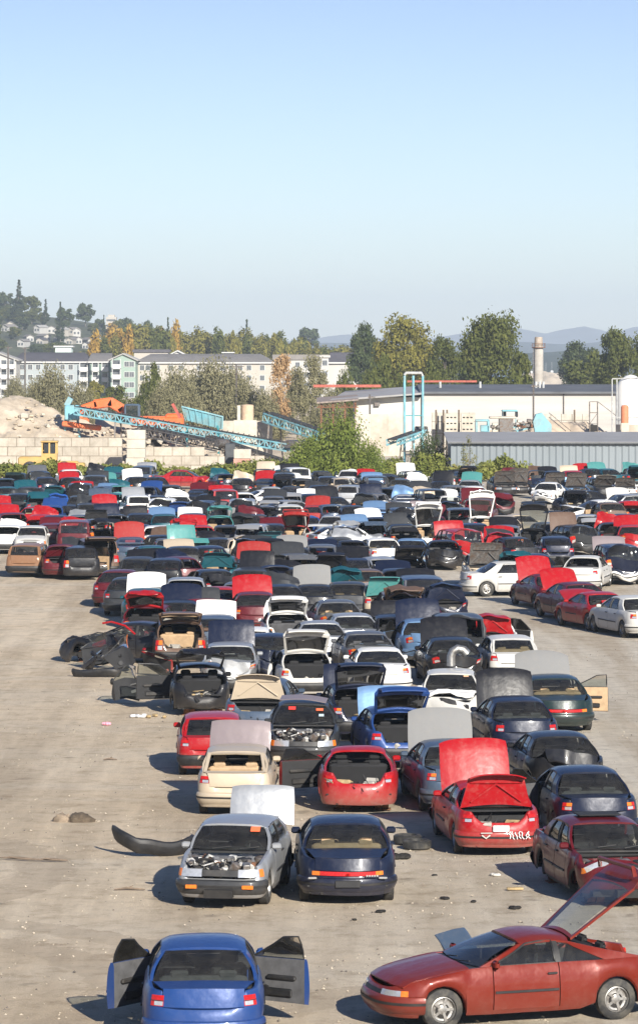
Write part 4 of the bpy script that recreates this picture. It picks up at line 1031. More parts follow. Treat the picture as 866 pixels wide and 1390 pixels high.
# ------------------------------------------------------------------ ground
def ground_mat():
    m, nt, b = nmat('yard_gravel')
    n1 = noise_out(nt, .10, 5, .6); n2 = noise_out(nt, 1.3, 8, .75); n3 = noise_out(nt, 18, 6, .8)
    tr = noise_out(nt, .55, 5, .65, vec_scale=(1.0, .07, 1)); tr2 = noise_out(nt, .35, 4, .6, vec_scale=(.12, .8, 1))
    base = ramp(nt, n1, [(.35, (.60, .485, .34)), (.65, (.67, .565, .42))])
    sep = nt.nodes.new('ShaderNodeSeparateXYZ'); tc = nt.nodes.new('ShaderNodeTexCoord'); nt.links.new(tc.outputs['Object'], sep.inputs[0])
    mr = nt.nodes.new('ShaderNodeMapRange'); mr.inputs['From Min'].default_value = -3; mr.inputs['From Max'].default_value = 7; nt.links.new(sep.outputs['X'], mr.inputs[0])
    base = mix(nt, mr.outputs[0], base, (.58, .525, .43))
    t = ramp(nt, tr, [(.40, (.0,) * 3), (.62, (.75,) * 3)])
    base = mix(nt, t, base, (.38, .305, .215))
    t2 = ramp(nt, tr2, [(.5, (0,) * 3), (.72, (.55,) * 3)])
    base = mix(nt, t2, base, (.58, .52, .42))
    # curved ruts where the yard's vehicles turn
    for (cx_, cy_, r_, w_) in ((-9.5, 60, 6.3, .55), (-9.5, 60, 8.1, .5), (-13, 74, 7.5, .6), (6, 52, 9.5, .7)):
        vm = nt.nodes.new('ShaderNodeVectorMath'); vm.operation = 'DISTANCE'; vm.inputs[1].default_value = (cx_, cy_, 0); nt.links.new(tc.outputs['Object'], vm.inputs[0])
        ad = nt.nodes.new('ShaderNodeMath'); ad.operation = 'MULTIPLY_ADD'; ad.inputs[1].default_value = 1.6; nt.links.new(n2, ad.inputs[0]); nt.links.new(vm.outputs['Value'], ad.inputs[2])
        sb = nt.nodes.new('ShaderNodeMath'); sb.operation = 'COMPARE'; sb.inputs[1].default_value = r_ + .8; sb.inputs[2].default_value = w_; nt.links.new(ad.outputs[0], sb.inputs[0])
        ml = nt.nodes.new('ShaderNodeMath'); ml.operation = 'MULTIPLY'; ml.inputs[1].default_value = .38; nt.links.new(sb.outputs[0], ml.inputs[0])
        base = mix(nt, ml.outputs[0], base, (.33, .26, .185))
    blot = ramp(nt, n2, [(.30, (.66, .62, .57)), (.50, (1, 1, 1)), (.78, (1.16, 1.13, 1.08))])
    base = mix(nt, 1.0, base, blot, 'MULTIPLY')
    sp = ramp(nt, n3, [(.30, (.62, .60, .57)), (.45, (1, 1, 1)), (.62, (1, 1, 1)), (.78, (1.45, 1.42, 1.38))])
    base = mix(nt, .8, base, sp, 'MULTIPLY')
    oil = ramp(nt, noise_out(nt, .9, 3, .5), [(.66, (0,) * 3), (.74, (.5,) * 3)]); base = mix(nt, oil, base, (.12, .10, .08))
    nt.links.new(base, b.inputs['Base Color']); b.inputs['Roughness'].default_value = .95; b.inputs['Specular IOR Level'].default_value = .15
    bump(nt, b, n3, .9, .05); 
    return m
GROUND = ground_mat()
EARTH = surf_mat('dry_earth', (.30, .25, .18), .95, var=.25, scale=.08, bmp=.3)
b = MB(); xs = [-900, -60] + list(np.linspace(-45, 45, 61)) + [60, 900]; ys_ = [-60, 20] + list(np.linspace(40, 130, 91)) + [200, 330, 600, 1290]
b.grid([[(x, y, 0 if abs(x) > 46 or y > 131 or y < 39 else .035 * noise.noise(Vector((x * .5, y * .35, 0))) + .02 * noise.noise(Vector((x * 2, y * 2, 3)))) for x in xs] for y in ys_])
tag(b.obj('ground', GROUND, smooth=80), 'pale packed gravel and dirt of the yard', kind='structure')
b = MB(); b.grid([[(x, y, -3.0) for x in (-3000, 3000)] for y in (1280, 5200)])
m, nt, bs = nmat('river_water'); bs.inputs['Base Color'].default_value = (.012, .05, .13, 1); bs.inputs['Roughness'].default_value = .18
bump(nt, bs, noise_out(nt, .35, 4, .6), .4, .4); tag(b.obj('water', m, smooth=0), 'dark blue river beyond the trees', kind='structure')
# far shore and mountains
def ridge(name, y0, depth, pts, base, mat, lab, seed, rough=1.0, x0=-500, x1=1500, n=220):
    b = MB(); rows = []
    for j in range(9):
        v = j / 8; row = []
        for i in range(n + 1):
            px = lerp(x0, x1, i / n); hpx = interp(px, [p[0] for p in pts], [p[1] for p in pts]); z = H - (hpx - HY) / F * y0
            x = (px - CX) / F * y0; prof = math.sin(min(1, v * 1.25) * math.pi / 2) if v < .85 else 1 - (v - .85) * 3
            nz = noise.fractal(Vector((x * .004 * 2000 / y0 * rough, v * 3, seed)), 1.0, 2.0, 5) * (z - base) * .22
            row.append((x, y0 + (v - .8) * depth, base + max(0, (z - base) * prof + nz * prof)))
        rows.append(row)
    b.grid(rows); return tag(b.obj(name, mat, smooth=60), lab, kind='structure')
FARW = surf_mat('wooded_shore', (.03, .045, .03), .95, var=.5, scale=.02)
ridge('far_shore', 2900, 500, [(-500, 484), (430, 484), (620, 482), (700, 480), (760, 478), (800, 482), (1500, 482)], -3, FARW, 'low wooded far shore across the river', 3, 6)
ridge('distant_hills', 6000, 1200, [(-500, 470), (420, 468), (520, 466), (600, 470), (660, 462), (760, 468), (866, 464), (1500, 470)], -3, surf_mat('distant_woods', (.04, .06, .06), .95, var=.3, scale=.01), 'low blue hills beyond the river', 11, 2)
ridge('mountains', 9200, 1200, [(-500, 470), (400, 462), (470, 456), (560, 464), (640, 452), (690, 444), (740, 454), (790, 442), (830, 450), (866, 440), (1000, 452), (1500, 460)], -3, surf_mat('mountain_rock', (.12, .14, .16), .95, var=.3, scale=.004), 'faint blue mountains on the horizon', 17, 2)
# hill on the left
def hill_z(x, y):
    px = CX + x * F / 2000; top = interp(px, [-600, -200, 0, 60, 130, 200, 300, 420, 520, 700], [412, 414, 424, 430, 440, 450, 462, 472, 481, 484]); ztop = H - (top - HY) / F * 2000
    v = max(0, min(1, (y - 1290) / 710)); v2 = v * v * (3 - 2 * v)
    return lerp(-.5, ztop, v2)
b = MB(); b.grid([[(x, y, hill_z(x, y) + (noise.noise(Vector((x * .02, y * .02, 0))) * 1.5 if 1300 < y else 0)) for x in np.linspace(-700, 60, 70)] for y in np.linspace(1280, 2400, 50)])
tag(b.obj('hill', surf_mat('hillside_scrub', (.06, .066, .03), .95, var=.5, scale=.05)), 'wooded hillside on the left behind the apartments', kind='structure')

# ------------------------------------------------------------------ plants
def leaf_mat(name, a, bcol, cc=None):
    a, bcol, cc = (tuple(min(.6, x * 1.35) for x in q) for q in (a, bcol, cc or bcol))
    m = bpy.data.materials.new(name); m.use_nodes = True; nt = m.node_tree; nt.nodes.clear()
    out = nt.nodes.new('ShaderNodeOutputMaterial'); d = nt.nodes.new('ShaderNodeBsdfDiffuse'); t = nt.nodes.new('ShaderNodeBsdfTranslucent'); mx = nt.nodes.new('ShaderNodeMixShader'); mx.inputs[0].default_value = .25
    n = noise_out(nt, .45, 5, .7); n2 = noise_out(nt, 6, 3, .7)
    col = ramp(nt, n, [(.32, a), (.55, bcol), (.74, cc or bcol)])
    s = ramp(nt, n2, [(.3, (.65, .65, .65)), (.7, (1.25, 1.25, 1.2))]); col = mix(nt, 1.0, col, s, 'MULTIPLY')
    nt.links.new(col, d.inputs[0]); nt.links.new(col, t.inputs[0]); nt.links.new(d.outputs[0], mx.inputs[1]); nt.links.new(t.outputs[0], mx.inputs[2]); nt.links.new(mx.outputs[0], out.inputs[0])
    return m
LEAF = {'olive': leaf_mat('olive_leaves', (.048, .058, .018), (.09, .10, .03), (.15, .145, .045)),
        'yellow': leaf_mat('yellow_green_leaves', (.085, .085, .022), (.165, .15, .038), (.26, .21, .05)),
        'gold': leaf_mat('golden_leaves', (.20, .125, .028), (.31, .20, .045), (.37, .25, .06)),
        'dark': leaf_mat('dark_green_leaves', (.035, .048, .022), (.065, .082, .035), (.10, .115, .048)),
        'conifer': leaf_mat('conifer_needles', (.024, .036, .02), (.042, .055, .028), (.075, .082, .04)),
        'grey': leaf_mat('dry_grey_leaves', (.115, .108, .060), (.185, .172, .10), (.25, .23, .15)),
        'rust': leaf_mat('rusty_leaves', (.26, .17, .09), (.36, .24, .13), (.42, .31, .18)),
        'green': leaf_mat('fresh_green_leaves', (.07, .10, .022), (.14, .17, .04), (.22, .24, .06)),
        'bramble': leaf_mat('bramble_leaves', (.08, .10, .025), (.17, .18, .05), (.30, .26, .10))}
BARK = surf_mat('grey_bark', (.17, .145, .12), .9, var=.35, scale=2, bmp=.4)
def leaves_mesh(name, cents, radii, n, size, mat, seed, flat=.5, droop=.0):
    """n small leaf faces scattered through a set of clumps, denser at each clump's outside"""
    r = np.random.default_rng(seed); cents = np.array(cents); radii = np.array(radii)
    if radii.ndim == 1: radii = np.stack([radii] * 3, 1)
    w = (radii.prod(1)) ** (2 / 3); w /= w.sum(); k = r.choice(len(cents), n, p=w)
    d = r.normal(size=(n, 3)); d /= np.linalg.norm(d, axis=1)[:, None]; rad = r.random(n) ** .38
    c = cents[k] + d * rad[:, None] * radii[k] * (1 + .18 * r.normal(size=(n, 1)))
    nn = d + r.normal(size=(n, 3)) * .9; nn[:, 2] += .35; nn /= np.linalg.norm(nn, axis=1)[:, None]
    u = np.cross(nn, r.normal(size=(n, 3))); u /= np.linalg.norm(u, axis=1)[:, None]; v = np.cross(nn, u)
    s = size * (.6 + .8 * r.random((n, 1))); u *= s; v *= s * (.5 + .4 * r.random((n, 1)))
    vs = np.stack([c - u, c + v * .9, c + u, c - v * .9], 1).reshape(-1, 3)
    me = bpy.data.meshes.new(name); me.vertices.add(4 * n); me.vertices.foreach_set('co', vs.ravel().astype(np.float32))
    me.loops.add(4 * n); me.loops.foreach_set('vertex_index', np.arange(4 * n, dtype=np.int32)); me.polygons.add(n)
    me.polygons.foreach_set('loop_start', np.arange(0, 4 * n, 4, dtype=np.int32)); me.polygons.foreach_set('loop_total', np.full(n, 4, dtype=np.int32))
    me.materials.append(mat); me.update(); me.validate(); return me
def trunk_mesh(h, r0, cents, seed, forks=9, lean=.03):
    r = random.Random(seed); b = MB(); top = Vector((r.uniform(-1, 1) * h * lean, r.uniform(-1, 1) * h * lean, h * .86)); pts = [Vector((0, 0, -.3)), Vector((0, 0, h * .2)), top * .5 + Vector((h * .01, 0, h * .03)), top]
    b.tube(pts, r0, 0, n=7, radii=[r0 * 1.25, r0, r0 * .6, r0 * .15])
    cs = sorted(cents, key=lambda c: r.random())[:forks]
    for c in cs:
        c = Vector(c); t = max(.15, min(.8, (c.z / h) * .62)); s = Vector((top.x * t, top.y * t, h * t)); mid = s.lerp(c, .5) + Vector((0, 0, h * .02))
        b.tube([s, mid, c], r0 * .3, 0, n=5, radii=[r0 * .42, r0 * .25, r0 * .07])
    return b.mesh('trunk', [BARK], 60)
TREES = {}
def tree_kind(key, shape, h, w, n, size, mat, seed, clumps=26, low=.18):
    """returns trunk and crown meshes; shape round / tall / cone / column / shrub"""
    r = random.Random(seed); cents = []; rad = []
    for k in range(clumps):
        if shape == 'cone':
            t = (k + .5) / clumps; z = h * lerp(low, .99, t); rr = w * (1 - t) ** .85; a = r.random() * 6.28; d = rr * r.uniform(.25, .8)
            cents.append((math.cos(a) * d, math.sin(a) * d, z)); s = max(w * .10, rr * .42); rad.append((s * 1.1, s * 1.1, s * .55))
        elif shape == 'column':
            z = h * r.uniform(low, .93); t = z / h; rr = w * math.sin(math.pi * min(.97, max(.1, t * .9 + .08))) ** .6; a = r.random() * 6.28; d = rr * r.uniform(.1, .62)
            s = w * r.uniform(.30, .48); cents.append((math.cos(a) * d, math.sin(a) * d, z)); rad.append((s, s, s * 1.8))
        else:
            while True:
                x, y, z = (r.uniform(-1, 1) for _ in range(3))
                if .25 < x * x + y * y + z * z < 1: break
            zz = lerp(low, 1, (z + 1) / 2) * h; sh = w * (.84 if shape == 'round' else .78) * (1.0 - .3 * max(0, z))
            if shape == 'shrub': zz = h * (.12 + .72 * abs(z)); sh = w * .8
            s = w * r.uniform(.22, .40); cents.append((x * sh, y * sh, min(zz, h - s * .6))); rad.append((s, s, s * r.uniform(.7, 1.0)))
    crown = leaves_mesh('crown', cents, rad, n, size, LEAF[mat], seed)
    TREES[key] = (trunk_mesh(h, max(.08, h * .018), cents, seed), crown, h, w)
def put_tree(key, px, ptop, pxw, d, lab, group, name='tree', zb=0.0, rz=None, parts=True, sxy=None):
    """crown top at photo row ptop, crown width pxw photo pixels, standing on height zb at distance d"""
    tr, cr, h, w = TREES[key]; ztop = H - (ptop - HY) / F * d; sz = (ztop - zb) / h; sw = (pxw * d / F) / (2 * w)
    root = empty(name, ((px - CX) / F * d, d, zb), rz if rz is not None else random.random() * 6.28, lab, 'tree', group)
    root.scale = (sw, sw, sz)
    inst('trunk', tr, root); inst('crown', cr, root); return root
tree_kind('big1', 'round', 16, 7, 12000, .31, 'olive', 1, 44); tree_kind('big2', 'tall', 16, 6, 12000, .31, 'dark', 2, 40); tree_kind('big3', 'round', 16, 7, 12000, .31, 'yellow', 3, 46)
tree_kind('bigd', 'round', 16, 7, 11000, .31, 'olive', 14, 36)
tree_kind('mid_y', 'round', 12, 5, 3000, .50, 'yellow', 4, 24); tree_kind('mid_d', 'round', 12, 5, 3000, .50, 'dark', 5, 24); tree_kind('mid_g', 'column', 12, 3.4, 2600, .48, 'gold', 6, 26)
tree_kind('mid_o', 'round', 12, 5, 3000, .50, 'olive', 15, 24); tree_kind('pop_y', 'column', 14, 3, 2600, .46, 'yellow', 7, 28); tree_kind('pop_o', 'column', 14, 3, 2600, .46, 'olive', 16, 28)
tree_kind('con', 'cone', 22, 4.5, 4500, .55, 'conifer', 8, 46, .10); tree_kind('con2', 'cone', 22, 4.2, 3600, .60, 'conifer', 18, 34, .12)
tree_kind('shrub_g', 'shrub', 9, 8, 13000, .22, 'grey', 9, 60, .05); tree_kind('shrub_o', 'shrub', 8, 7, 7000, .30, 'olive', 10, 44); tree_kind('rust', 'tall', 13, 4, 5500, .22, 'rust', 11, 40, .12)
tree_kind('green', 'shrub', 6, 5.5, 10000, .15, 'green', 12, 60); tree_kind('bush_d', 'shrub', 3, 3.6, 3800, .11, 'dark', 13, 40); tree_kind('grey_t', 'tall', 13, 4.5, 6500, .22, 'grey', 19, 44, .1)
tree_kind('sap', 'tall', 4, 1.6, 700, .08, 'yellow', 20, 16)

g0 = 'big trees by the river'
put_tree('big3', 548, 431, 92, 640, 'largest yellow-green broadleaf tree left of the river gap', g0)
put_tree('big2', 493, 439, 46, 760, 'dark round tree behind the yellow-green one', g0)
put_tree('bigd', 604, 459, 56, 600, 'olive tree at the shore, right flank of the yellow-green one', g0)
put_tree('big1', 668, 429, 92, 560, 'tall ragged olive tree standing alone between the river gaps', g0, rz=1.2)
put_tree('big2', 640, 462, 40, 580, 'small dark tree at the foot of the ragged olive tree', g0)
put_tree('mid_o', 706, 478, 34, 570, 'low olive tree beside the chimney', g0)
put_tree('big2', 786, 464, 60, 900, 'bluish dark tree right of the chimney', g0)
put_tree('bigd', 836, 449, 74, 640, 'broad olive tree at the picture edge behind the silo', g0); put_tree('big1', 880, 456, 60, 660, 'olive tree cut by the picture edge', g0)
put_tree('mid_o', 790, 490, 60, 700, 'paler low tree in front of the bluish dark one', g0); put_tree('mid_o', 815, 478, 40, 680, 'small olive tree between the bluish and the broad one', g0)
g1 = 'low trees and scrub before the apartments'
for (k, x, t, w, d, lab) in (('shrub_g', 70, 497, 70, 520, 'bare greyish bush behind the rubble mound'), ('shrub_g', 108, 520, 60, 500, 'low greyish bush at the conveyor head'), ('mid_y', 130, 515, 24, 700, 'little yellow tree below the balconies'),
    ('mid_o', 156, 524, 34, 640, 'small olive tree under the green gable'), ('shrub_o', 200, 504, 42, 560, 'olive bush left of the biggest grey bush'), ('shrub_g', 240, 500, 80, 500, 'wide grey bush at the excavator'), ('shrub_g', 290, 488, 100, 520, 'biggest grey bush before the beige apartments'), ('shrub_g', 264, 506, 70, 540, 'grey bush between the wide one and the biggest one'), ('shrub_g', 318, 500, 60, 530, 'grey bush overlapping the biggest one'), ('shrub_g', 50, 515, 60, 540, 'low bare bush beside the greyish one'), ('shrub_g', 222, 520, 60, 470, 'low grey bush behind the excavator body'),
    ('shrub_g', 335, 516, 60, 480, 'low grey bush behind the tan tank'), ('rust', 384, 480, 42, 470, 'tall rusty brown thin-leaved tree'), ('grey_t', 424, 483, 44, 480, 'tall pale brown tree beside the rusty one'), ('grey_t', 404, 500, 40, 460, 'small pale brown tree below the two tall ones'),
    ('pop_o', 210, 494, 20, 600, 'slim olive tree before the beige apartments'), ('shrub_o', 466, 498, 44, 560, 'olive bush before the dark-roofed white house'), ('shrub_o', 500, 498, 46, 540, 'rounded olive bush next to the yellow-green tree'),
    ('shrub_o', 548, 503, 50, 500, 'olive bush above the rusty roof edge'), ('shrub_o', 592, 500, 54, 500, 'pale olive bush at the warehouse roof'), ('mid_o', 520, 482, 34, 560, 'mid green young tree left of the gantry'), ('shrub_g', 450, 528, 60, 440, 'grey scrub left of the warehouse'), ('shrub_g', 360, 530, 60, 430, 'grey scrub behind the small conveyor'),
    ('shrub_o', 175, 536, 46, 470, 'low bush behind the orange excavator'), ('shrub_g', 20, 512, 40, 620, 'bare bush before the left apartments')):
    put_tree(k, x, t, w, d, lab, g1, 'bush' if 'bush' in lab or 'scrub' in lab else 'tree')
g2 = 'trees on the hillside and ridge'
HT = [('con', 26, 379, 24, 'tallest dark conifer on the hill crest'), ('mid_d', 8, 396, 26, 'dark tree left of the tallest conifer'), ('mid_o', 42, 402, 34, 'olive tree right of the tallest conifer'), ('con2', 62, 405, 13, 'slender conifer on the crest'), ('con', 82, 409, 16, 'conifer between slender one and the round tree'),
      ('mid_d', 88, 417, 26, 'dark tree under the middle conifer'), ('mid_d', 116, 411, 26, 'round dark tree alone on the crest'), ('con', 141, 427, 10, 'narrow conifer beside the pale tower block'), ('mid_d', 170, 431, 28, 'dark tree right of the pale tower block'), ('mid_o', 160, 434, 18, 'olive tree at the pale tower block'),
      ('mid_g', 152, 442, 30, 'golden tree below the pale tower block'), ('mid_d', 200, 434, 16, 'dark tree on the falling ridge'), ('mid_g', 218, 446, 18, 'golden tree on the falling ridge'), ('con', 228, 430, 14, 'conifer on the falling ridge'), ('con2', 243, 440, 9, 'small conifer on the falling ridge'),
      ('con', 335, 433, 17, 'lone conifer above the poplar row'), ('mid_d', 420, 444, 34, 'round dark tree at the end of the poplar row'), ('con2', 372, 457, 8, 'tiny conifer in the poplar row'), ('mid_d', 402, 460, 22, 'dark tree beside the round dark one'), ('mid_o', 186, 440, 20, 'olive tree before the ridge conifers')]
def hill_d(px, prow):
    for d in range(1300, 2000, 12):
        z = hill_z((px - CX) / F * d, d)
        if HY + (H - z) * F / d < prow: return d, z
    return 1990, hill_z((px - CX) / F * 1990, 1990)
for (k, x, t, w, lab) in HT:
    foot = t + {'con': 60, 'con2': 40}.get(k, 34)
    d, z = hill_d(x, foot) if foot < 488 else (1300, 0); put_tree(k, x, t, w, d, lab, g2, zb=z)
HOUSE_SPOTS = [(6, 440), (14, 436), (50, 441), (70, 442), (79, 444), (87, 443), (95, 444), (104, 445), (28, 460), (41, 454), (54, 458), (84, 456), (94, 458), (107, 457), (116, 464), (124, 458), (132, 455), (64, 453), (131, 468)]
rh = random.Random(4); kinds_h = ['mid_d', 'mid_o', 'mid_y', 'mid_o', 'con2', 'mid_d']; kw = {'mid_d': 'dark round tree', 'mid_o': 'olive round tree', 'mid_y': 'yellowish round tree', 'con2': 'small conifer', 'pop_y': 'yellow-green poplar', 'pop_o': 'olive poplar', 'mid_g': 'golden tree'}
for i in range(225):
    x = rh.uniform(-30, 280); t = interp(x, [0, 60, 130, 250], [410, 420, 430, 452]) + rh.random() * 52
    if t > 478: continue
    # leave gaps where the houses show
    if any(abs(x - hx) < 10 and hy - 16 < t < hy + 6 for hx, hy in HOUSE_SPOTS): continue
    k = rh.choice(kinds_h); d, z = hill_d(x, t + 17)
    put_tree(k, x, t, rh.uniform(15, 27) if k != 'con2' else rh.uniform(6, 9), d, kw[k] + (' high on' if t < 440 else (' halfway up' if t < 456 else ' at the foot of')) + (' the left' if x < 90 else (' the middle' if x < 170 else ' the lower right')) + ' hillside', g2, zb=z)
g3 = 'row of autumn poplars behind the apartments'
x = 128
while x < 505:
    k = rh.choice(['pop_y', 'pop_y', 'pop_o', 'mid_y', 'mid_g' if x < 260 else 'pop_y']); t = interp(x, [128, 200, 260, 330, 400, 450, 505], [456, 442, 447, 449, 457, 470, 472]) + rh.uniform(-4, 8)
    put_tree(k, x, t, rh.uniform(20, 30), 1130 + rh.uniform(-40, 60), kw[k] + ' in the dense row behind the apartments', g3); x += rh.uniform(4.5, 7)
# hedge and near bushes
def strip_leaves(name, x0, x1, y0, y1, hfun, n, size, mat, seed, lab, cat):
    r = np.random.default_rng(seed); cents = []; rad = []
    k = int((x1 - x0) / .9)
    for i in range(k):
        x = lerp(x0, x1, (i + r.random()) / k)
        for q in range(2):
            hh = hfun(x) * (.8 + .4 * noise.noise(Vector((x * .35, 7.3, seed)))) ; y = r.uniform(y0, y1); cents.append((x, y, hh * r.uniform(.25, .8))); rad.append((.9, .9, hh * .38))
    o = bpy.data.objects.new(name, leaves_mesh(name, cents, rad, n, size, LEAF[mat], seed)); COL.objects.link(o); return tag(o, lab, cat)
strip_leaves('hedge', -31, 8.0, 307, 311, lambda x: 1.55, 32000, .16, 'bramble', 5, 'long bramble hedge behind the last row of cars', 'hedge')
strip_leaves('hedge', 8, 17.0, 300, 310, lambda x: 2.1, 9000, .15, 'bramble', 6, 'yellow-green bramble thicket ending at the blue shed', 'hedge')
g4 = 'bushes by the hedge'
put_tree('green', 468, 560, 110, 306, 'ragged green bushy tree in the middle of the hedge', g4); put_tree('green', 420, 590, 70, 305, 'lower green bush left of the ragged one', g4, 'bush'); put_tree('green', 505, 600, 60, 304, 'lower green bush right of the ragged one', g4, 'bush')
put_tree('bush_d', 582, 585, 60, 318, 'dark brownish bush left of the blue shed', g4, 'bush'); put_tree('sap', 636, 592, 26, 303, 'thin yellow sapling against the blue shed', g4)

# ------------------------------------------------------------------ works behind the hedge
CONC = surf_mat('pale_concrete', (.50, .455, .375), .9, var=.18, scale=.8, dirt=(.30, .25, .19), bmp=.2)
TEAL = surf_mat('turquoise_machine_paint', (.17, .40, .46), .5, var=.22, scale=1.5, dirt=(.25, .27, .24))
TEALD = surf_mat('dark_turquoise_paint', (.03, .24, .27), .5, var=.3, scale=1.5)
ORG = surf_mat('orange_machine_paint', (.72, .13, .03), .45, var=.15, scale=1.5, dirt=(.4, .2, .1))
YEL = surf_mat('yellow_machine_paint', (.50, .32, .10), .5, var=.15, scale=1.5, dirt=(.4, .3, .15))
def block_mat(name, c, w, h, mort):
    m, nt, b = nmat(name); tc = nt.nodes.new('ShaderNodeTexCoord'); mp = nt.nodes.new('ShaderNodeMapping'); mp.inputs['Rotation'].default_value = (R(90), 0, 0)
    nt.links.new(tc.outputs['Object'], mp.inputs[0]); br = nt.nodes.new('ShaderNodeTexBrick'); nt.links.new(mp.outputs[0], br.inputs[0])
    br.inputs['Scale'].default_value = 1; br.inputs['Brick Width'].default_value = w; br.inputs['Row Height'].default_value = h; br.inputs['Mortar Size'].default_value = .035; br.offset = .5 if w > 1.3 else 0
    br.inputs['Color1'].default_value = (*c, 1); br.inputs['Color2'].default_value = (*[x * .80 for x in c], 1); br.inputs['Mortar'].default_value = (*mort, 1)
    n = noise_out(nt, 1.2, 6, .7); s = ramp(nt, n, [(.3, (.7, .68, .64)), (.7, (1.12, 1.1, 1.08))]); nt.links.new(mix(nt, 1.0, br.outputs[0], s, 'MULTIPLY'), b.inputs['Base Color']); b.inputs['Roughness'].default_value = .92
    bump(nt, b, br.outputs['Fac'], -.5, .05); return m
BLOCK = block_mat('stacked_concrete_blocks', (.50, .455, .385), 1.6, .8, (.22, .19, .15))
BLOCK2 = block_mat('precast_units', (.52, .49, .43), 1.1, 1.2, (.20, .18, .15))
def wall(x0, x1, yt, d, lab, mat=BLOCK, th=.8, tops=None):
    a, c = atd(x0, yt, d), atd(x1, yt, d); b = MB(); n = max(2, int((c.x - a.x) / 1.6)); r = random.Random(int(x0))
    # stepped top as stacked blocks end in courses
    xs = [a.x + (c.x - a.x) * i / n for i in range(n + 1)]
    for i in range(n):
        z = round((a.z + (r.choice([0, 0, 0, -.8, 0]) if tops is None else 0)) / .8) * .8 if mat is BLOCK else a.z
        b.box(((xs[i] + xs[i + 1]) / 2, 0, z / 2), (xs[i + 1] - xs[i] - .012, th, z), 0)
    o = b.obj('block_wall', mat, None, (0, d, 0), 0); return tag(o, lab, 'wall', 'block walls of the works')
wall(-40, 166, 598, 322, 'long low block wall left of the tall block pier'); wall(196, 305, 604, 322, 'low block wall between the two tall piers'); wall(338, 380, 616, 323, 'short low block wall right of the striped pier')
def pier(x0, x1, yt, d, lab, mat):
    a, c = atd(x0, yt, d), atd(x1, yt, d); b = MB(); r = random.Random(x0)
    for k in range(int(a.z / .8)): b.rbox(((a.x + c.x) / 2 + r.uniform(-.06, .06), 0, .4 + k * .8), (c.x - a.x, 1.6, .785), (k % 2) if mat else 0, .03)
    return tag(b.obj('block_pier', [CONC, surf_mat('faded_red_stripe', (.46, .25, .19), .9, var=.15, scale=1)] if mat else [CONC], None, (0, d, 0), 20), lab, 'pier', 'tall block piers')
pier(172, 197, 583, 316, 'tall plain block pier carrying the conveyor', 0); pier(318, 341, 599, 314, 'tall block pier with faded red bands', 1)
b = MB(); a = atd(306, 602, 317); c = atd(319, 640, 317); b.rbox(((a.x + c.x) / 2, 0, a.z / 2), (c.x - a.x, 1.5, a.z), 0, .05); tag(b.obj('switch_cabinet', surf_mat('dark_panel_paint', (.06, .065, .07), .7), None, (0, 317, 0)), 'dark steel cabinet left of the red-banded pier', 'cabinet')
# rubble mound
def mound(name, x0, x1, d, depth, pts, lab, mat, seed, kind='stuff'):
    b = MB(); n = 90; rows = []
    for j in range(26):
        v = j / 25; row = []
        for i in range(n + 1):
            px = lerp(x0, x1, i / n); zt = H - (interp(px, [p[0] for p in pts], [p[1] for p in pts]) - HY) / F * d; x = (px - CX) / F * d
            s = math.sin(min(1, v * 1.1) * math.pi / 2) if v < .9 else 1 - (v - .9) * 9
            nz = noise.fractal(Vector((x * .35, v * depth * .35, seed)), .9, 2.1, 6) * .75 * min(1, v * 4) * min(1, max(0, zt) / 2)
            row.append((x, d + (v - .85) * depth, max(0, zt * s) + nz - .05))
        rows.append(row)
    b.grid(rows); return tag(b.obj(name, mat, smooth=25), lab, kind=kind)
RUB = surf_mat('crushed_concrete', (.47, .395, .30), .95, var=.28, scale=.6, dirt=(.30, .24, .17), bmp=.7)
mound('rubble_mound', -60, 180, 345, 18, [(-60, 552), (0, 541), (12, 538), (45, 541), (80, 558), (110, 572), (150, 584), (180, 600)], 'heap of crushed concrete rubble behind the block wall', RUB, 2)
mound('rubble_slope', 130, 330, 350, 10, [(130, 566), (180, 576), (230, 583), (300, 590), (330, 602)], 'lower slope of crushed concrete between the piers', RUB, 5)
mound('gravel_heap', 655, 860, 355, 12, [(655, 590), (690, 578), (720, 574), (760, 570), (800, 574), (830, 584), (860, 594)], 'sandy gravel heap before the warehouse', surf_mat('sandy_gravel', (.47, .38, .28), .95, var=.2, scale=1), 7)
r = random.Random(8); b = MB()
for k in range(420):
    px = r.uniform(-10, 320); pt = interp(px, [0, 45, 110, 180, 320], [541, 543, 572, 588, 600]); d = 345 - r.uniform(0, 14); z = max(.1, (H - (pt - HY) / F * 345) * math.sin(min(1, ((d - 329.7) / 18) * 1.1) * math.pi / 2)); s = r.uniform(.10, .32) * (1 if k % 14 else 2.2)
    b.rbox(((px - CX) / F * d, d, z + s * .2), (s * 1.6, s, s * .7), r.choice([0, 0, 1]), s * .12, Matrix.Rotation(r.random() * 6, 3, 'Z') @ Matrix.Rotation(r.uniform(-.6, .6), 3, 'X'))
tag(b.obj('broken_concrete_rubble', [RUB, CONC], smooth=20), 'loose broken concrete slabs on the mound', kind='stuff')

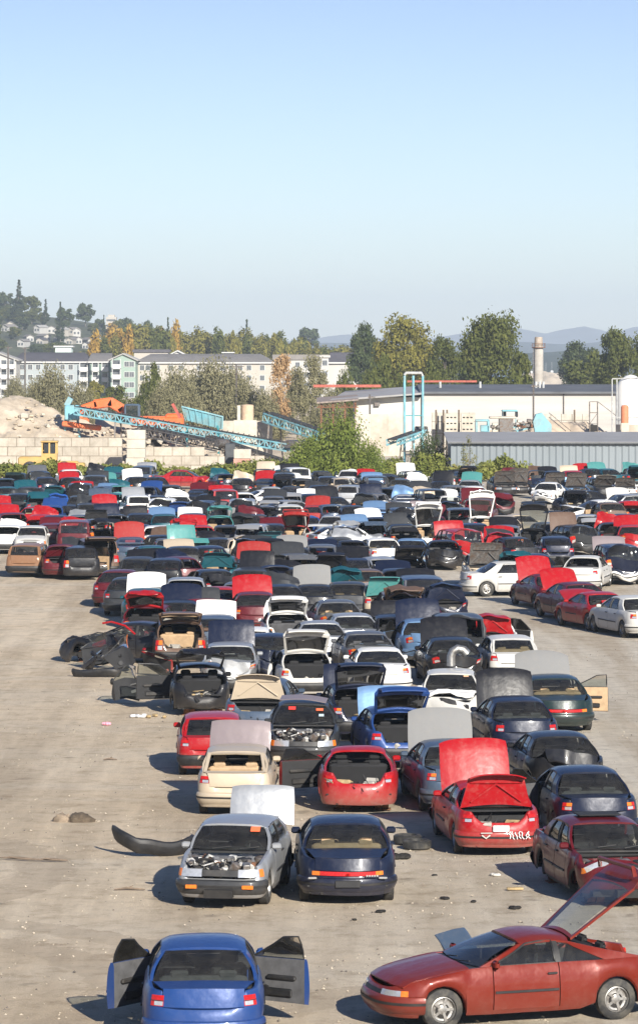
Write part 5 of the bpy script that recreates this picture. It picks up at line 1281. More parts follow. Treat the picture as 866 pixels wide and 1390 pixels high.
def truss(name, p0, p1, w, hgt, n, mats, lab, cat, group, belt=True, posts=()):
    """lattice conveyor from p0 to p1 with belt, side rails and posts to the ground"""
    p0, p1 = Vector(p0), Vector(p1); ax = (p1 - p0); L = ax.length; ax.normalize(); side = Vector((-ax.y, ax.x, 0)).normalized(); up = side.cross(ax) * -1
    if up.z < 0: up = -up
    root = empty(name, (p0.x, p0.y, 0), 0, lab, cat, group); o = Vector((p0.x, p0.y, 0)); fr = MB()
    for s in (-1, 1):
        A, B = p0 + side * s * w / 2 - o, p1 + side * s * w / 2 - o
        fr.tube([A, B], .10, 0, n=4); fr.tube([A + up * hgt, B + up * hgt], .09, 0, n=4)
        for k in range(n):
            a, c = A.lerp(B, k / n), A.lerp(B, (k + 1) / n); fr.tube([a, a + up * hgt], .05, 0, n=4)
            fr.tube([a, c + up * hgt] if k % 2 else [a + up * hgt, c], .055, 0, n=4)
    fr.obj('frame', mats[0], root)
    if belt:
        b = MB(); C0, C1 = p0 - o + up * (hgt + .12), p1 - o + up * (hgt + .12); b.solid_grid([[C0 - side * w * .42, C1 - side * w * .42], [C0, C1], [C0 + side * w * .42, C1 + side * w * .42]], up * -.12, 0)
        for k in range(0, n + 1, 1): c = C0.lerp(C1, k / n); b.tube([c - side * w * .5 - up * .1, c - side * w * .5 + up * .18], .07, 0, n=4)
        b.obj('belt', RUBBER, root)
        b = MB(); b.tube([p1 - o - side * w * .55 + up * hgt, p1 - o + side * w * .55 + up * hgt], .35, 0, n=12); b.obj('drum', STEEL, root)
    for t in posts:
        c = p0.lerp(p1, t) - o; b = MB()
        for s in (-1, 1): b.tube([c + side * s * w / 2, Vector((c.x + side.x * s * w * .8, c.y + side.y * s * w * .8, 0))], .10, 0, n=4)
        b.tube([c + side * w / 2 - Vector((0, 0, c.z * .4)), c - side * w / 2 - Vector((0, 0, c.z * .4))], .07, 0, n=4); b.obj('post', STEEL, root)
    return root
gc = 'conveyors of the crushing works'
truss('conveyor', atd(104, 562, 336), atd(392, 612, 326), 1.0, .62, 40, [TEAL], 'longest turquoise lattice conveyor running down to the right', 'conveyor', gc, posts=(.2, .72))
truss('conveyor', atd(192, 590, 330), atd(300, 612, 324), 1.2, .7, 14, [STEEL], 'grey lattice conveyor under the longest turquoise one', 'conveyor', gc, posts=(.5,))
truss('conveyor', atd(284, 600, 328), atd(392, 636, 322), 1.2, .5, 14, [STEEL], 'dark narrow conveyor behind the red-banded pier', 'conveyor', gc, posts=(.9,))
truss('conveyor', atd(364, 572, 350), atd(452, 602, 342), 1.3, .8, 12, [TEAL], 'short turquoise conveyor behind the green bushes', 'conveyor', gc, posts=(.1, .6))
truss('conveyor', atd(532, 604, 335), atd(572, 590, 342), 1.0, .45, 6, [TEAL], 'small turquoise conveyor at the gantry foot', 'conveyor', gc, posts=(.5,))
def mach(name, lab, cat, loc): return empty(name, loc, 0, lab, cat)
# head frame on the left
t = mach('drive_unit', 'turquoise drive head at the top of the longest conveyor', 'machine', (atd(98, 560, 338).x, 338, 0)); z = atd(98, 560, 338).z
b = MB(); b.rbox((0, 0, z), (1.3, 1.6, 1.4), 0, .1); b.box((-.3, 0, z + 1.0), (.5, 1.2, .8), 0, Matrix.Rotation(.5, 3, 'Y')); b.tube([(-.6, 0, z - .5), (-.9, 0, 0)], .12); b.tube([(.5, 0, z - .5), (.9, 0, 0)], .12); b.obj('housing', TEAL, t)
b = MB(); b.rbox((.9, -.3, z - 1.2), (3.6, 1.0, .5), 0, .1, Matrix.Rotation(.12, 3, 'Y')); b.obj('chute', ORG, t)
# excavator
t = mach('excavator', 'orange excavator with long boom behind the conveyor', 'excavator', (atd(196, 560, 345).x, 345, 0)); zb = H - (582 - HY) / F * 345
b = MB(); b.rbox((1.2, 0, zb + .7), (5.0, 2.6, 1.0), 0, .2); b.rbox((2.8, 0, zb + 1.2), (1.6, 2.5, .5), 0, .15); b.obj('body', ORG, t)
b = MB(); b.rbox((-1.1, -.6, zb + 1.5), (1.5, 1.2, 1.7), 0, .15); b.obj('cab', surf_mat('dark_blue_grey_cab', (.07, .10, .14), .4), t)
b = MB(); b.box((-1.1, -1.22, zb + 1.7), (1.1, .03, 1.0), 0); b.obj('window', GLASS, t)
b = MB(); pts = [(-1.6, .3, zb + 1.0), (-2.2, .3, zb + 1.9), (-3.2, .3, zb + 2.5), (-4.6, .3, zb + 2.3), (-5.8, .3, zb + 1.9)]
for p, q, w in zip(pts[:-1], pts[1:], (.8, .95, .9, .7)):
    p, q = Vector(p), Vector(q); c = (p + q) / 2; a = math.atan2(q.z - p.z, q.x - p.x); b.rbox(c, ((q - p).length + .35, .7, w), 0, .1, Matrix.Rotation(-a, 3, 'Y'))
b.obj('boom', ORG, t)
b = MB(); b.rbox((-5.9, .3, zb + 1.4), (.5, .5, 1.4), 0, .1, Matrix.Rotation(.4, 3, 'Y')); b.rbox((-5.7, .3, zb + .6), (1.0, 1.2, .9), 0, .2); b.obj('bucket', ORG, t)
for s in (-1, 1):
    b = MB(); b.rbox((0, s * 1.1, zb * .5), (4.2, .6, max(.9, zb)), 0, .3); b.obj('track', UNDER, t)
# hopper
t = mach('feed_hopper', 'turquoise ribbed hopper above the long conveyor', 'hopper', (atd(275, 565, 338).x, 338, 0)); z0, z1 = H - (575 - HY) / F * 338, H - (553 - HY) / F * 338
b = MB(); X = 1.9
b.solid_grid([[(-X, -1, z1 + .1), (X, -1, z1 - .85)], [(-X * .72, -.6, z0 + .3), (X * .98, -.6, z0 - .5)]], (0, .06, 0), 0); b.solid_grid([[(-X, 1, z1 + .1), (X, 1, z1 - .85)], [(-X * .72, .6, z0 + .3), (X * .98, .6, z0 - .5)]], (0, -.06, 0), 0)
b.solid_grid([[(-X, -1, z1 + .1), (-X, 1, z1 + .1)], [(-X * .72, -.6, z0 + .3), (-X * .72, .6, z0 + .3)]], (.06, 0, 0), 0)
for k in range(7): u = -1 + k / 3; b.tube([(u * X * .97, -1.05, z1 - .4 - u * .45), (u * X * .85 + .1, -.66, z0 - .1 - u * .4)], .05, 0, n=4)
b.tube([(-X, -1.03, z1 + .12), (X, -1.03, z1 - .83)], .09, 0, n=4); b.obj('bin', TEAL, t)
b = MB()
for s in (-1, 1):
    for q in (-1, 1): b.tube([(s * 1.4, q * .6, z0), (s * 1.5, q * .8, 0)], .1, 0, n=5)
b.obj('stand', TEALD, t); b = MB(); b.box((-2.4, 0, z1 - .3), (.25, .5, 1.5), 0, Matrix.Rotation(-.5, 3, 'Y')); b.obj('arm', surf_mat('faded_red_steel', (.38, .08, .06), .7), t)
# tan tank
t = mach('storage_tank', 'tan box tank on blocks right of the hopper', 'tank', (atd(333, 560, 345).x, 345, 0)); z0, z1 = H - (570 - HY) / F * 345, H - (550 - HY) / F * 345
b = MB(); b.lathe([(z0, 0), (z0, .58), (z1, .58), (z1 + .05, .5), (z1 + .1, 0)], (.2, 0, 0), 'z', 0, 18); b.obj('shell', surf_mat('tan_tank', (.55, .40, .27), .8, var=.15), t); b = MB(); b.rbox((0, 0, z0 / 2), (2.2, 1.6, z0), 0, .05); b.box((-.6, -.1, (z0 + z1) / 2), (.3, .3, z1 - z0), 0); b.obj('base', CONC, t)
wall(300, 370, 571, 352, 'high pale block wall behind the hopper end', CONC, 1.0)
# loader
t = mach('wheel_loader', 'yellow wheel loader behind the hedge at left', 'loader', (atd(66, 630, 316).x, 316, 0)); t.scale = (.92, .92, .95)
b = MB(); b.rbox((-1.6, 0, 1.35), (2.4, 1.7, .9), 0, .15); b.rbox((1.5, 0, 1.1), (2.6, 1.2, .6), 0, .12); b.rbox((2.9, 0, 1.0), (1.0, 1.6, .5), 0, .1); b.obj('body', YEL, t)
b = MB()
for (x, y) in ((-.55, -.7), (-.55, .7), (.75, -.7), (.75, .7)): b.tube([(x, y, 1.5), (x, y, 3.1)], .09, 0, n=4)
b.rbox((.1, 0, 3.15), (1.6, 1.7, .16), 0, .05); b.rbox((.1, 0, 1.75), (1.4, 1.5, .7), 0, .05); b.rbox((.12, -.70, 2.5), (.16, .08, 1.2), 0, .02); b.obj('cab', YEL, t)
b = MB(); b.box((-.15, -.72, 2.55), (.42, .02, .8), 0); b.box((.42, -.72, 2.45), (.42, .02, 1.0), 0); b.box((.1, .72, 2.5), (1.15, .02, 1.1), 0); b.box((-.55, 0, 2.5), (.02, 1.3, 1.1), 0); b.obj('window', surf_mat('dark_cab_glass', (.03, .035, .04), .15), t)
for (x, y) in ((-1.7, -1), (-1.7, 1), (1.5, -1), (1.5, 1)):
    w = inst('wheel', TYRE, t, (x, y, .7), (0, 0, R(90))); w.scale = (2.3, 2.3, 2.3); inst('rim', RIM, w)
b = MB(); b.rbox((-3.6, 0, .7), (.9, 2.4, .9), 0, .2); b.obj('bucket', YEL, t)
# gantry pipe frame
t = mach('pipe_gantry', 'tall turquoise three-legged pipe gantry in front of the warehouse', 'gantry', (atd(561, 585, 340).x, 340, 0)); k = 340 / F; zt = H - (506 - HY) * k
for i, px in enumerate((549, 561, 574)):
    b = MB(); x = (px - 561) * k; b.tube([(x, i * .3, 0), (x, i * .3, zt - .25)], .12, 0, n=8); b.obj('leg', TEAL, t)
b = MB(); b.tube([(-12 * k, 0, zt - .2), (-10 * k, 0, zt), (0, .3, zt), (11 * k, .6, zt), (13 * k, .6, zt - .3)], .13, 0, n=8); b.obj('top_pipe', surf_mat('galvanised_pipe', (.5, .5, .48), .4, metal=.3), t)
b = MB(); b.tube([(-12 * k, 0, zt * .55), (13 * k, .6, zt * .55)], .05, 0, n=5); b.tube([(13.5 * k, .6, 2), (15 * k, .8, 0)], .1); b.obj('brace', TEALD, t)
# crusher right
t = mach('crushing_plant', 'turquoise crushing plant with roofed platform before the warehouse', 'machine', (atd(700, 580, 345).x, 345, 0)); k = 345 / F; P_ = lambda px, py: ((px - 700) * k, 0, H - (py - HY) * k)
def bx(mb, x0, y0, x1, y1, dep=1.2, mi=0, r=.05):
    a, c = P_(x0, y0), P_(x1, y1); mb.rbox(((a[0] + c[0]) / 2, 0, (a[2] + c[2]) / 2), (abs(c[0] - a[0]), dep, abs(c[2] - a[2])), mi, r)
b = MB(); bx(b, 645, 572, 648, 590); bx(b, 661, 570, 664, 590); bx(b, 645, 569, 664, 572); bx(b, 652, 577, 663, 586); b.obj('engine_house', TEAL, t)
b = MB(); bx(b, 668, 574, 676, 590, 1.0, 0); bx(b, 677, 565, 696, 590, 1.4, 1); bx(b, 664, 565, 700, 568, 1.6, 0); r = random.Random(2)
for q in range(26): x = r.uniform(664, 725); y = r.uniform(568, 588); bx(b, x, y, x + r.uniform(2, 7), y + r.uniform(1.5, 5), r.uniform(.4, 1.8), r.choice([0, 1, 2]))
b.obj('crusher_body', [CONC, STEEL, RUST], t)
b = MB(); bx(b, 681, 556, 702, 558.5, 1.8); b.obj('platform_roof', TEAL, t)
for x in (683, 699):
    b = MB(); bx(b, x, 558.5, x + 4, 566, .3); b.obj('cab_window', surf_mat('dark_cab_glass', (.03, .035, .04), .15), t)
for x in (682, 700):
    b = MB(); a, c = P_(x, 558), P_(x, 590); b.tube([a, c], .07, 0, n=4); b.obj('post', TEAL, t)
b = MB(); pts = [P_(x, y) for x, y in ((727, 562), (735, 560), (748, 576), (748, 588), (726, 588), (723, 572))]; f = [(p[0], -.7, p[2]) for p in pts]; g = [(p[0], .7, p[2]) for p in pts]; b.add(f + g, [(0, 1, 2, 3, 4, 5), (11, 10, 9, 8, 7, 6)] + [(i, (i + 1) % 6, (i + 1) % 6 + 6, i + 6) for i in range(6)]); b.obj('hood_cover', TEAL, t)
b = MB(); a, c = P_(690, 588), P_(728, 578); b.tube([a, c], .12, 0, n=4); a, c = P_(685, 583), P_(728, 572); b.tube([a, c], .1, 0, n=4)
for q in range(6): u = q / 5; A, C = Vector(P_(690, 588)).lerp(Vector(P_(728, 578)), u), Vector(P_(685, 583)).lerp(Vector(P_(728, 572)), u); b.tube([A, C], .06, 0, n=4)
b.obj('discharge_arm', TEAL, t); b = MB(); a, c = P_(745, 566), P_(768, 585); b.tube([a, c], .06, 0, n=4); a, c = P_(745, 560), P_(775, 585); b.tube([a, c], .04, 0, n=4); b.obj('stay', STEEL, t)

# warehouse
WH = surf_mat('warehouse_panels', (.58, .555, .51), .85, var=.08, scale=.5, dirt=(.40, .36, .31))
t = mach('warehouse', 'long pale warehouse with low grey roof across the right half', 'building', (0, 400, 0)); k = 400 / F
def X(px, d=400): return (px - CX) / F * d
zt = H - (532 - HY) * k
m, nt, bs = nmat('stained_panel_wall'); n1 = noise_out(nt, .25, 6, .7, vec_scale=(.2, 1, 2.2)); c1 = ramp(nt, n1, [(.3, (.34, .325, .30)), (.5, (.43, .41, .38)), (.7, (.49, .47, .435))]); nt.links.new(c1, bs.inputs['Base Color']); bs.inputs['Roughness'].default_value = .9
b = MB(); b.box(((X(572) + X(960)) / 2, 12, zt / 2), (X(960) - X(572), 24, zt)); b.obj('wall', m, t)
b = MB(); z2 = H - (539 - HY) * k; b.box(((X(482) + X(572)) / 2 - .02, 9, z2 / 2), (X(572) - X(482), 17.5, z2)); b.obj('wall', surf_mat('cream_wall', (.50, .49, .45), .85, var=.08, scale=.7, dirt=(.45, .40, .33)), t, label if False else (0, 0, 0))
b = MB(); b.solid_grid([[(X(570), -.5, zt + .05), (X(962), -.5, zt + .05)], [(X(570), 12, zt + .75), (X(962), 12, zt + .75)], [(X(570), 25, zt + .1), (X(962), 25, zt + .1)]], (0, 0, -.22)); b.obj('roof', surf_mat('dark_felt_roof', (.10, .105, .115), .8, var=.3, scale=.3), t)
b = MB(); b.solid_grid([[(X(448), -1.2, z2 - .25), (X(574), -1.2, z2 + .5)], [(X(470), 17, z2 + .5), (X(574), 17, z2 + 1.1)]], (0, 0, -.18)); b.obj('roof', surf_mat('grey_sheet_roof', (.30, .29, .28), .7, var=.15, scale=.4), t)
b = MB(); b.box(((X(425) + X(520)) / 2, 14, zt + .55), (X(520) - X(425), .4, .3)); b.box(((X(560) + X(660)) / 2, 24, zt + 1.0), (X(660) - X(560), .3, .22)); b.obj('roof_edge', surf_mat('rusty_red_gutter', (.36, .09, .06), .7, var=.3), t)
for px in (765,):
    b = MB(); b.tube([(X(px), -.12, zt - .2), (X(px), -.12, .5)], .06, 0, n=6); b.obj('downpipe', STEEL, t)
r = random.Random(12)
for px in (732, 737, 742, 655, 600): b = MB(); b.tube([(X(px), 6, zt + .3), (X(px), 6, zt + 1.1)], .14, 0, n=8); b.obj('roof_vent', surf_mat('galvanised_pipe', (.5, .5, .48), .4), t)
b = MB(); b.rbox((X(512), -.1, H - (548.5 - HY) * k), (.6, .2, .4), 0, .03); b.obj('wall_lamp', STEEL, t)
# open steel shed at its left end
t = mach('open_shed', 'open rusty steel shed left of the cream warehouse end', 'building', (0, 398, 0))
b = MB(); b.solid_grid([[(X(430), -2, H - (545 - HY) * k), (X(486), -2, H - (541 - HY) * k)], [(X(430), 8, H - (540 - HY) * k), (X(486), 8, H - (536 - HY) * k)]], (0, 0, -.15)); b.obj('roof', surf_mat('rusty_sheet', (.25, .20, .17), .8, var=.4), t)
for px in (436, 452, 468, 482):
    b = MB(); b.tube([(X(px), -1.5, 0), (X(px), -1.5, H - (545 - HY) * k)], .12, 0, n=4); b.obj('post', RUST, t)
b = MB()
for q in range(8): b.tube([(X(432 + q * 6.5), -1.6, H - (552 - HY) * k), (X(435 + q * 6.5), -1.6, H - (546 - HY) * k), (X(438.5 + q * 6.5), -1.6, H - (552 - HY) * k)], .05, 0, n=4)
b.tube([(X(430), -1.6, H - (552 - HY) * k), (X(486), -1.6, H - (552 - HY) * k)], .07, 0, n=4); b.obj('truss', RUST, t)
wall(586, 645, 560, 378, 'row of tall precast units left of the crusher', BLOCK2, 1.0, 1); wall(482, 548, 562, 380, 'weathered low wall under the cream warehouse end', CONC, .6); wall(730, 800, 562, 385, 'pale precast units right of the crusher', BLOCK2, 1.0, 1)
for i, px in enumerate((602, 607, 623, 592, 780)):
    b = MB(); x = X(px, 376); b.tube([(x, 0, 0), (x, 0, H - (556 - HY) / F * 376)], .10, 0, n=5); tag(b.obj('timber_post', STICKM, None, (0, 376.2, 0)), ['brown post beside the gantry leg among precast units', 'second brown post beside the gantry', 'thick brown post dividing the precast units', 'brown post nearest to the gantry', 'lone brown post on the gravel heap'][i], 'post', 'posts by the precast units')
# precast squares with holes
for i, (px, lab) in enumerate(((612, 'left square precast unit with two rows of holes'), (634, 'right square precast unit with two rows of holes'))):
    b = MB(); x0, x1, z0, z1 = X(px - 8, 374), X(px + 9, 374), H - (588 - HY) / F * 374, H - (561 - HY) / F * 374; b.rbox(((x0 + x1) / 2, 0, (z0 + z1) / 2), (x1 - x0, .5, z1 - z0), 0, .03)
    for c_ in range(3):
        for q in range(3): b.box((lerp(x0, x1, .2 + .3 * c_), -.26, lerp(z0, z1, .2 + .3 * q)), (.22, .03, .14), 1)
    o = b.obj('precast_unit', [CONC, UNDER], None, (0, 374, 0)); tag(o, lab, 'concrete unit', 'precast units')
# chimney
t = mach('chimney', 'grey round factory chimney with rusty platform collar', 'chimney', (X(731, 430), 430, 0)); k = 430 / F; zz = lambda py: H - (py - HY) * k
b = MB(); b.lathe([(0, 0), (0, .66), (zz(470), .54), (zz(470), 0)], (0, 0, 0), 'z', 0, 24); b.obj('stack', surf_mat('weathered_stack', (.42, .40, .36), .8, var=.2, scale=.8, dirt=(.25, .2, .15)), t)
b = MB(); b.lathe([(zz(470) + .003, 0), (zz(470) + .003, .50), (zz(458), .46), (zz(457), .40), (zz(458), 0)], (0, 0, 0), 'z', 0, 24); b.obj('stack_top', surf_mat('sooty_stack_top', (.30, .25, .20), .85, var=.35, scale=1), t)
b = MB(); b.lathe([(zz(472), .50), (zz(472), .80), (zz(471), .80), (zz(471), .50)], (0, 0, 0), 'z', 0, 20)
for q in range(12): a = q * math.pi / 6; b.tube([(.78 * math.cos(a), .78 * math.sin(a), zz(471)), (.78 * math.cos(a), .78 * math.sin(a), zz(466))], .02, 0, n=4)
b.tube([(.78 * math.cos(a), .78 * math.sin(a), zz(466)) for a in [q * math.pi / 8 for q in range(17)]], .025, 0, n=4, cap=False); b.obj('platform', RUST, t)
b = MB(); b.tube([(-.72, -.3, 0), (-.64, -.3, zz(472))], .04, 0, n=4); b.tube([(-.50, -.55, 0), (-.42, -.50, zz(472))], .04, 0, n=4)
for q in range(24): z = lerp(.5, zz(473), q / 23); b.tube([(-.70, -.31, z), (-.47, -.53, z)], .02, 0, n=4)
b.obj('ladder', STEEL, t)
# silo group at the right edge
t = mach('silo', 'white domed silo with pipe frame at the right picture edge', 'silo', (X(852, 350), 350, 0)); k = 350 / F; zz = lambda py: H - (py - HY) * k
b = MB(); b.lathe([(0, 0), (0, 1.45), (zz(528), 1.45), (zz(517), 1.15), (zz(510), .5), (zz(508), 0)], (.3, 0, 0), 'z', 0, 28); b.obj('shell', surf_mat('white_silo_paint', (.66, .65, .62), .6, var=.07, scale=.6), t)
b = MB()
for x in (-1.55, -1.1): b.tube([(x, -.9, 0), (x, -.9, zz(514))], .06, 0, n=6)
b.tube([(-1.55, -.9, zz(514)), (1.6, -.9, zz(512))], .06, 0, n=6); b.tube([(1.5, -1.3, 0), (1.5, -1.3, zz(512))], .07, 0, n=6); b.tube([(-1.6, -1.4, zz(566)), (1.6, -1.5, zz(566))], .04, 0, n=5); b.obj('pipe_frame', surf_mat('galvanised_pipe', (.5, .5, .48), .4), t)
t = mach('gas_tank', 'orange upright tank in front of the white silo', 'tank', (X(848, 342), 342, 0)); k = 342 / F; zz = lambda py: H - (py - HY) * k
b = MB(); b.lathe([(zz(574), 0), (zz(574), .36), (zz(552), .36), (zz(550), .25), (zz(549.5), 0)], (0, 0, 0), 'z', 0, 18); b.obj('shell', surf_mat('faded_orange_tank', (.58, .20, .10), .7, var=.12), t); b = MB(); b.box((0, 0, zz(574) / 2), (.7, .7, zz(574))); b.obj('base', CONC, t)
t = mach('lattice_frame', 'open grey steel frame left of the silo', 'frame', (X(806, 350), 350, 0)); k = 350 / F; zz = lambda py: H - (py - HY) * k; b = MB()
for x in (-.38, .38): b.tube([(x, 0, 0), (x, 0, zz(545))], .05, 0, n=4); b.tube([(x, .8, 0), (x, .8, zz(545))], .05, 0, n=4)
for y in (545, 560, 575): b.tube([(-.38, 0, zz(y)), (.38, 0, zz(y))], .05, 0, n=4)
b.tube([(-.38, 0, zz(575)), (.38, 0, zz(560))], .04, 0, n=4); b.tube([(.38, 0, zz(545)), (2.2, 0, zz(565))], .04, 0, n=4); b.obj('frame_bars', STEEL, t); b = MB(); b.box((0, .3, zz(581)), (.7, .5, .6)); b.obj('box', UNDER, t)
wall(836, 900, 576, 344, 'pale wall under the orange tank', CONC, .6)
# blue shed
m, nt, bs = nmat('corrugated_blue_sheet'); tc = nt.nodes.new('ShaderNodeTexCoord'); n1 = noise_out(nt, .35, 5, .7, vec_scale=(1, 1, .25)); c1 = ramp(nt, n1, [(.3, (.165, .19, .205)), (.7, (.205, .232, .248))]); nt.links.new(c1, bs.inputs['Base Color']); bs.inputs['Roughness'].default_value = .5
t = mach('corrugated_shed', 'long low blue-grey corrugated shed on the right', 'building', (0, 312, 0)); D = 312; k = D / F; x0, x1 = X(612, D), X(960, D); z1 = H - (600 - HY) * k
b = MB(); n = int((x1 - x0) / .07); row0, row1 = [], []
for i in range(n + 1):
    x = x0 + (x1 - x0) * i / n; ph = (i % 8); y = -.07 if ph in (0, 1, 2) else (0.0 if ph in (4, 5, 6) else -.035); row0.append((x, y, 0)); row1.append((x, y, z1))
b.solid_grid([row0, row1], (0, .03, 0)); b.box((x0 + .05, 4.5, z1 / 2), (.08, 8.9, z1)); b.obj('wall', m, t, smooth=20)
b = MB(); zr = z1 + .12; b.solid_grid([[(x0 - .3, -.45, z1 + .03), (x1, -.45, z1 + .03)], [(x0 - .3, 9.5, H - (586 - HY) / F * (D + 9.5)), (x1, 9.5, H - (586 - HY) / F * (D + 9.5))]], (0, 0, -.10)); b.obj('roof', surf_mat('grey_shed_roof', (.27, .265, .26), .65, var=.12, scale=.4), t)
b = MB(); b.box(((x0 + x1) / 2, -.47, z1 - .07), (x1 - x0 + .6, .03, .12)); b.obj('fascia', surf_mat('dark_fascia', (.08, .085, .09), .6), t)

# ------------------------------------------------------------------ apartments
WIN = surf_mat('dark_window_glass', (.10, .11, .12), .15, var=.3, scale=.3); WFR = surf_mat('white_window_frame', (.50, .50, .485), .6, var=.05)
def building(lab, x0, x1, ytop, yeave, d, depth, wall_m, roof_m, floors, wx, fh=2.5, zbase=-.5, roof='hip', name='apartment_building', bal=(), win_rows=None, ww=1.1, wh=1.2):
    k = d / F; X0, X1 = (x0 - CX) * k, (x1 - CX) * k; ze = H - (yeave - HY) * k; zt = H - (ytop - HY) / F * (d + depth / 2); cx = (X0 + X1) / 2
    t = empty(name, (cx, d, 0), 0, lab, 'building', 'apartment buildings'); w = X1 - X0
    b = MB(); b.box((0, depth / 2, (ze + zbase) / 2), (w, depth, ze - zbase)); b.obj('wall', wall_m, t)
    b = MB(); o = .6
    if roof == 'flat': b.box((0, depth / 2, (ze + zt) / 2 + .01), (w + .8, depth + .8, zt - ze))
    elif roof == 'gable_front':
        b.solid_grid([[(-w / 2 - o, -o, ze - .2), (-w / 2 - o, depth, ze - .2)], [(0, -o, zt), (0, depth, zt)], [(w / 2 + o, -o, ze - .2), (w / 2 + o, depth, ze - .2)]], (0, 0, -.3))
        b.obj('roof', roof_m, t); b = MB(); b.add([(-w / 2, 0, ze), (w / 2, 0, ze), (0, 0, zt - .35), (-w / 2, .3, ze), (w / 2, .3, ze), (0, .3, zt - .35)], [(0, 1, 2), (3, 5, 4), (0, 2, 5, 3), (1, 4, 5, 2)]); b.obj('gable', wall_m, t); b = None
    else:
        i = min(4, w * .12); b.solid_grid([[(-w / 2 - o, -o, ze), (-w / 2 + i, -o, ze), (w / 2 - i, -o, ze), (w / 2 + o, -o, ze)], [(-w / 2 - o + i, depth / 2, zt), (-w / 2 + i, depth / 2, zt), (w / 2 - i, depth / 2, zt), (w / 2 + o - i, depth / 2, zt)], [(-w / 2 - o, depth + o, ze), (-w / 2 + i, depth + o, ze), (w / 2 - i, depth + o, ze), (w / 2 + o, depth + o, ze)]], (0, 0, -.25))
    if b: b.obj('roof', roof_m, t)
    b = MB(); b.box((0, -.62, ze - .05), (w + 1.0, .12, .32)); b.obj('eaves_board', WFR, t) if roof == 'hip' else None
    for f in range(floors):
        z = ze - 1.25 - f * fh
        if z < .2: break
        for px in wx:
            if any(a <= px <= c_ for a, c_ in bal): continue
            fr = MB(); x = (px - CX) * k - cx
            fr.box((x, -.03, z), (ww + .2, .08, wh + .2)); fo = fr.obj('window', WFR, t, smooth=0); g = MB(); g.box((x - ww * .25, -.085, z), (ww * .46, .03, wh)); g.box((x + ww * .25, -.085, z), (ww * .46, .03, wh)); g.obj('pane', WIN, fo, smooth=0)
        for (a, c_) in bal:
            xa, xc = (a - CX) * k - cx, (c_ - CX) * k - cx; o_ = MB(); o_.box(((xa + xc) / 2, -.02, z + .05), (xc - xa, .10, fh * .72)); o_.obj('balcony_door', WIN, t, smooth=0)
            o_ = MB(); o_.box(((xa + xc) / 2, -.8, z - fh * .42), (xc - xa + .3, 1.5, .22)); o_.box(((xa + xc) / 2, -1.5, z - fh * .42 + .55), (xc - xa + .3, .08, .95)); 
            for s in (-1, 1): o_.box(((xa + xc) / 2 + s * (xc - xa) / 2, -1.48, z), (.16, .14, fh))
            o_.obj('balcony', WFR, t, smooth=0)
    return t
RG = surf_mat('grey_shingle', (.20, .185, .17), .9, var=.12, scale=.4); RD = surf_mat('charcoal_shingle', (.085, .08, .09), .9, var=.15, scale=.4); RP = surf_mat('pale_grey_shingle', (.32, .31, .29), .9, var=.1, scale=.4)
WW = surf_mat('white_siding', (.42, .41, .385), .8, var=.05, scale=.3); WB = surf_mat('pale_bluish_siding', (.30, .335, .345), .8, var=.05, scale=.3); WG = surf_mat('sage_green_siding', (.25, .33, .28), .8, var=.06, scale=.3); WC = surf_mat('cream_siding', (.40, .37, .32), .8, var=.05, scale=.3)
building('pale blue-white apartment block with charcoal roof, far left', 18, 122, 478, 491, 905, 14, WB, RD, 4, list(range(30, 105, 11)), bal=((109, 119),))
building('white apartment wing with small gable at the left picture edge', -30, 22, 477, 487, 893, 14, WW, RP, 4, [-20, -8], roof='gable_front', bal=((2, 10), (13, 20)))
building('sage green gabled apartment block with white balconies', 150, 184, 479, 487, 893, 14, WG, RP, 5, [172, 179], roof='gable_front', bal=((153, 164),))
building('sage green lower wing beside the green gable', 122, 150, 479, 491, 903, 14, WG, RG, 4, [], bal=((126, 134), (139, 147)))
building('long cream apartment block with grey roof', 184, 372, 480, 492, 905, 14, WC, RG, 4, [193, 201, 232, 246, 302, 314, 338, 326, 356, 214, 270, 286], bal=())
building('white apartment wing at the right end of the cream block', 372, 444, 481, 488, 915, 14, WW, RG, 4, [404, 416, 428, 438, 384], roof='flat')
building('white house block with charcoal roof left of the big trees', 446, 497, 478, 492, 860, 12, WW, RD, 3, [476, 488], name='apartment_building')
building('flat white block with dark bay before the charcoal roof', 436, 446, 482, 485, 850, 8, WW, WW, 3, [441], roof='flat')
building('mint green lift tower above the charcoal roof', 75, 97, 469, 471, 930, 6, surf_mat('mint_siding', (.48, .57, .52), .8, var=.05), WFR, 1, [], roof='flat')
building('cream upper block with flat charcoal roof behind', 182, 228, 474, 478, 960, 10, WC, RD, 1, [], roof='flat'); building('small white roof house above the cream block', 234, 248, 475, 479, 940, 6, WW, WFR, 1, [], roof='gable_front'); building('low white plant room on the grey roof', 303, 316, 477.5, 479, 930, 6, WW, WFR, 1, [], roof='flat')
# pale tower block on the hill
d, z = hill_d(150, 452); k = d / F
t = empty('tower_block', ((151 - CX) * k, d, z), 0, 'pale tower block standing on the hill crest', 'building', None); zt = H - (430 - HY) * k - z
b = MB(); b.box((0, 3, zt / 2), (14 * k, 8, zt)); b.box((0, 3, zt + .6), (9 * k, 6, 1.2)); b.obj('wall', WC, t)
for f in range(3):
    b = MB(); b.box((0, -1.02, zt - 1.6 - f * 2.6), (12 * k, .06, 1.0)); b.obj('window', WIN, t)
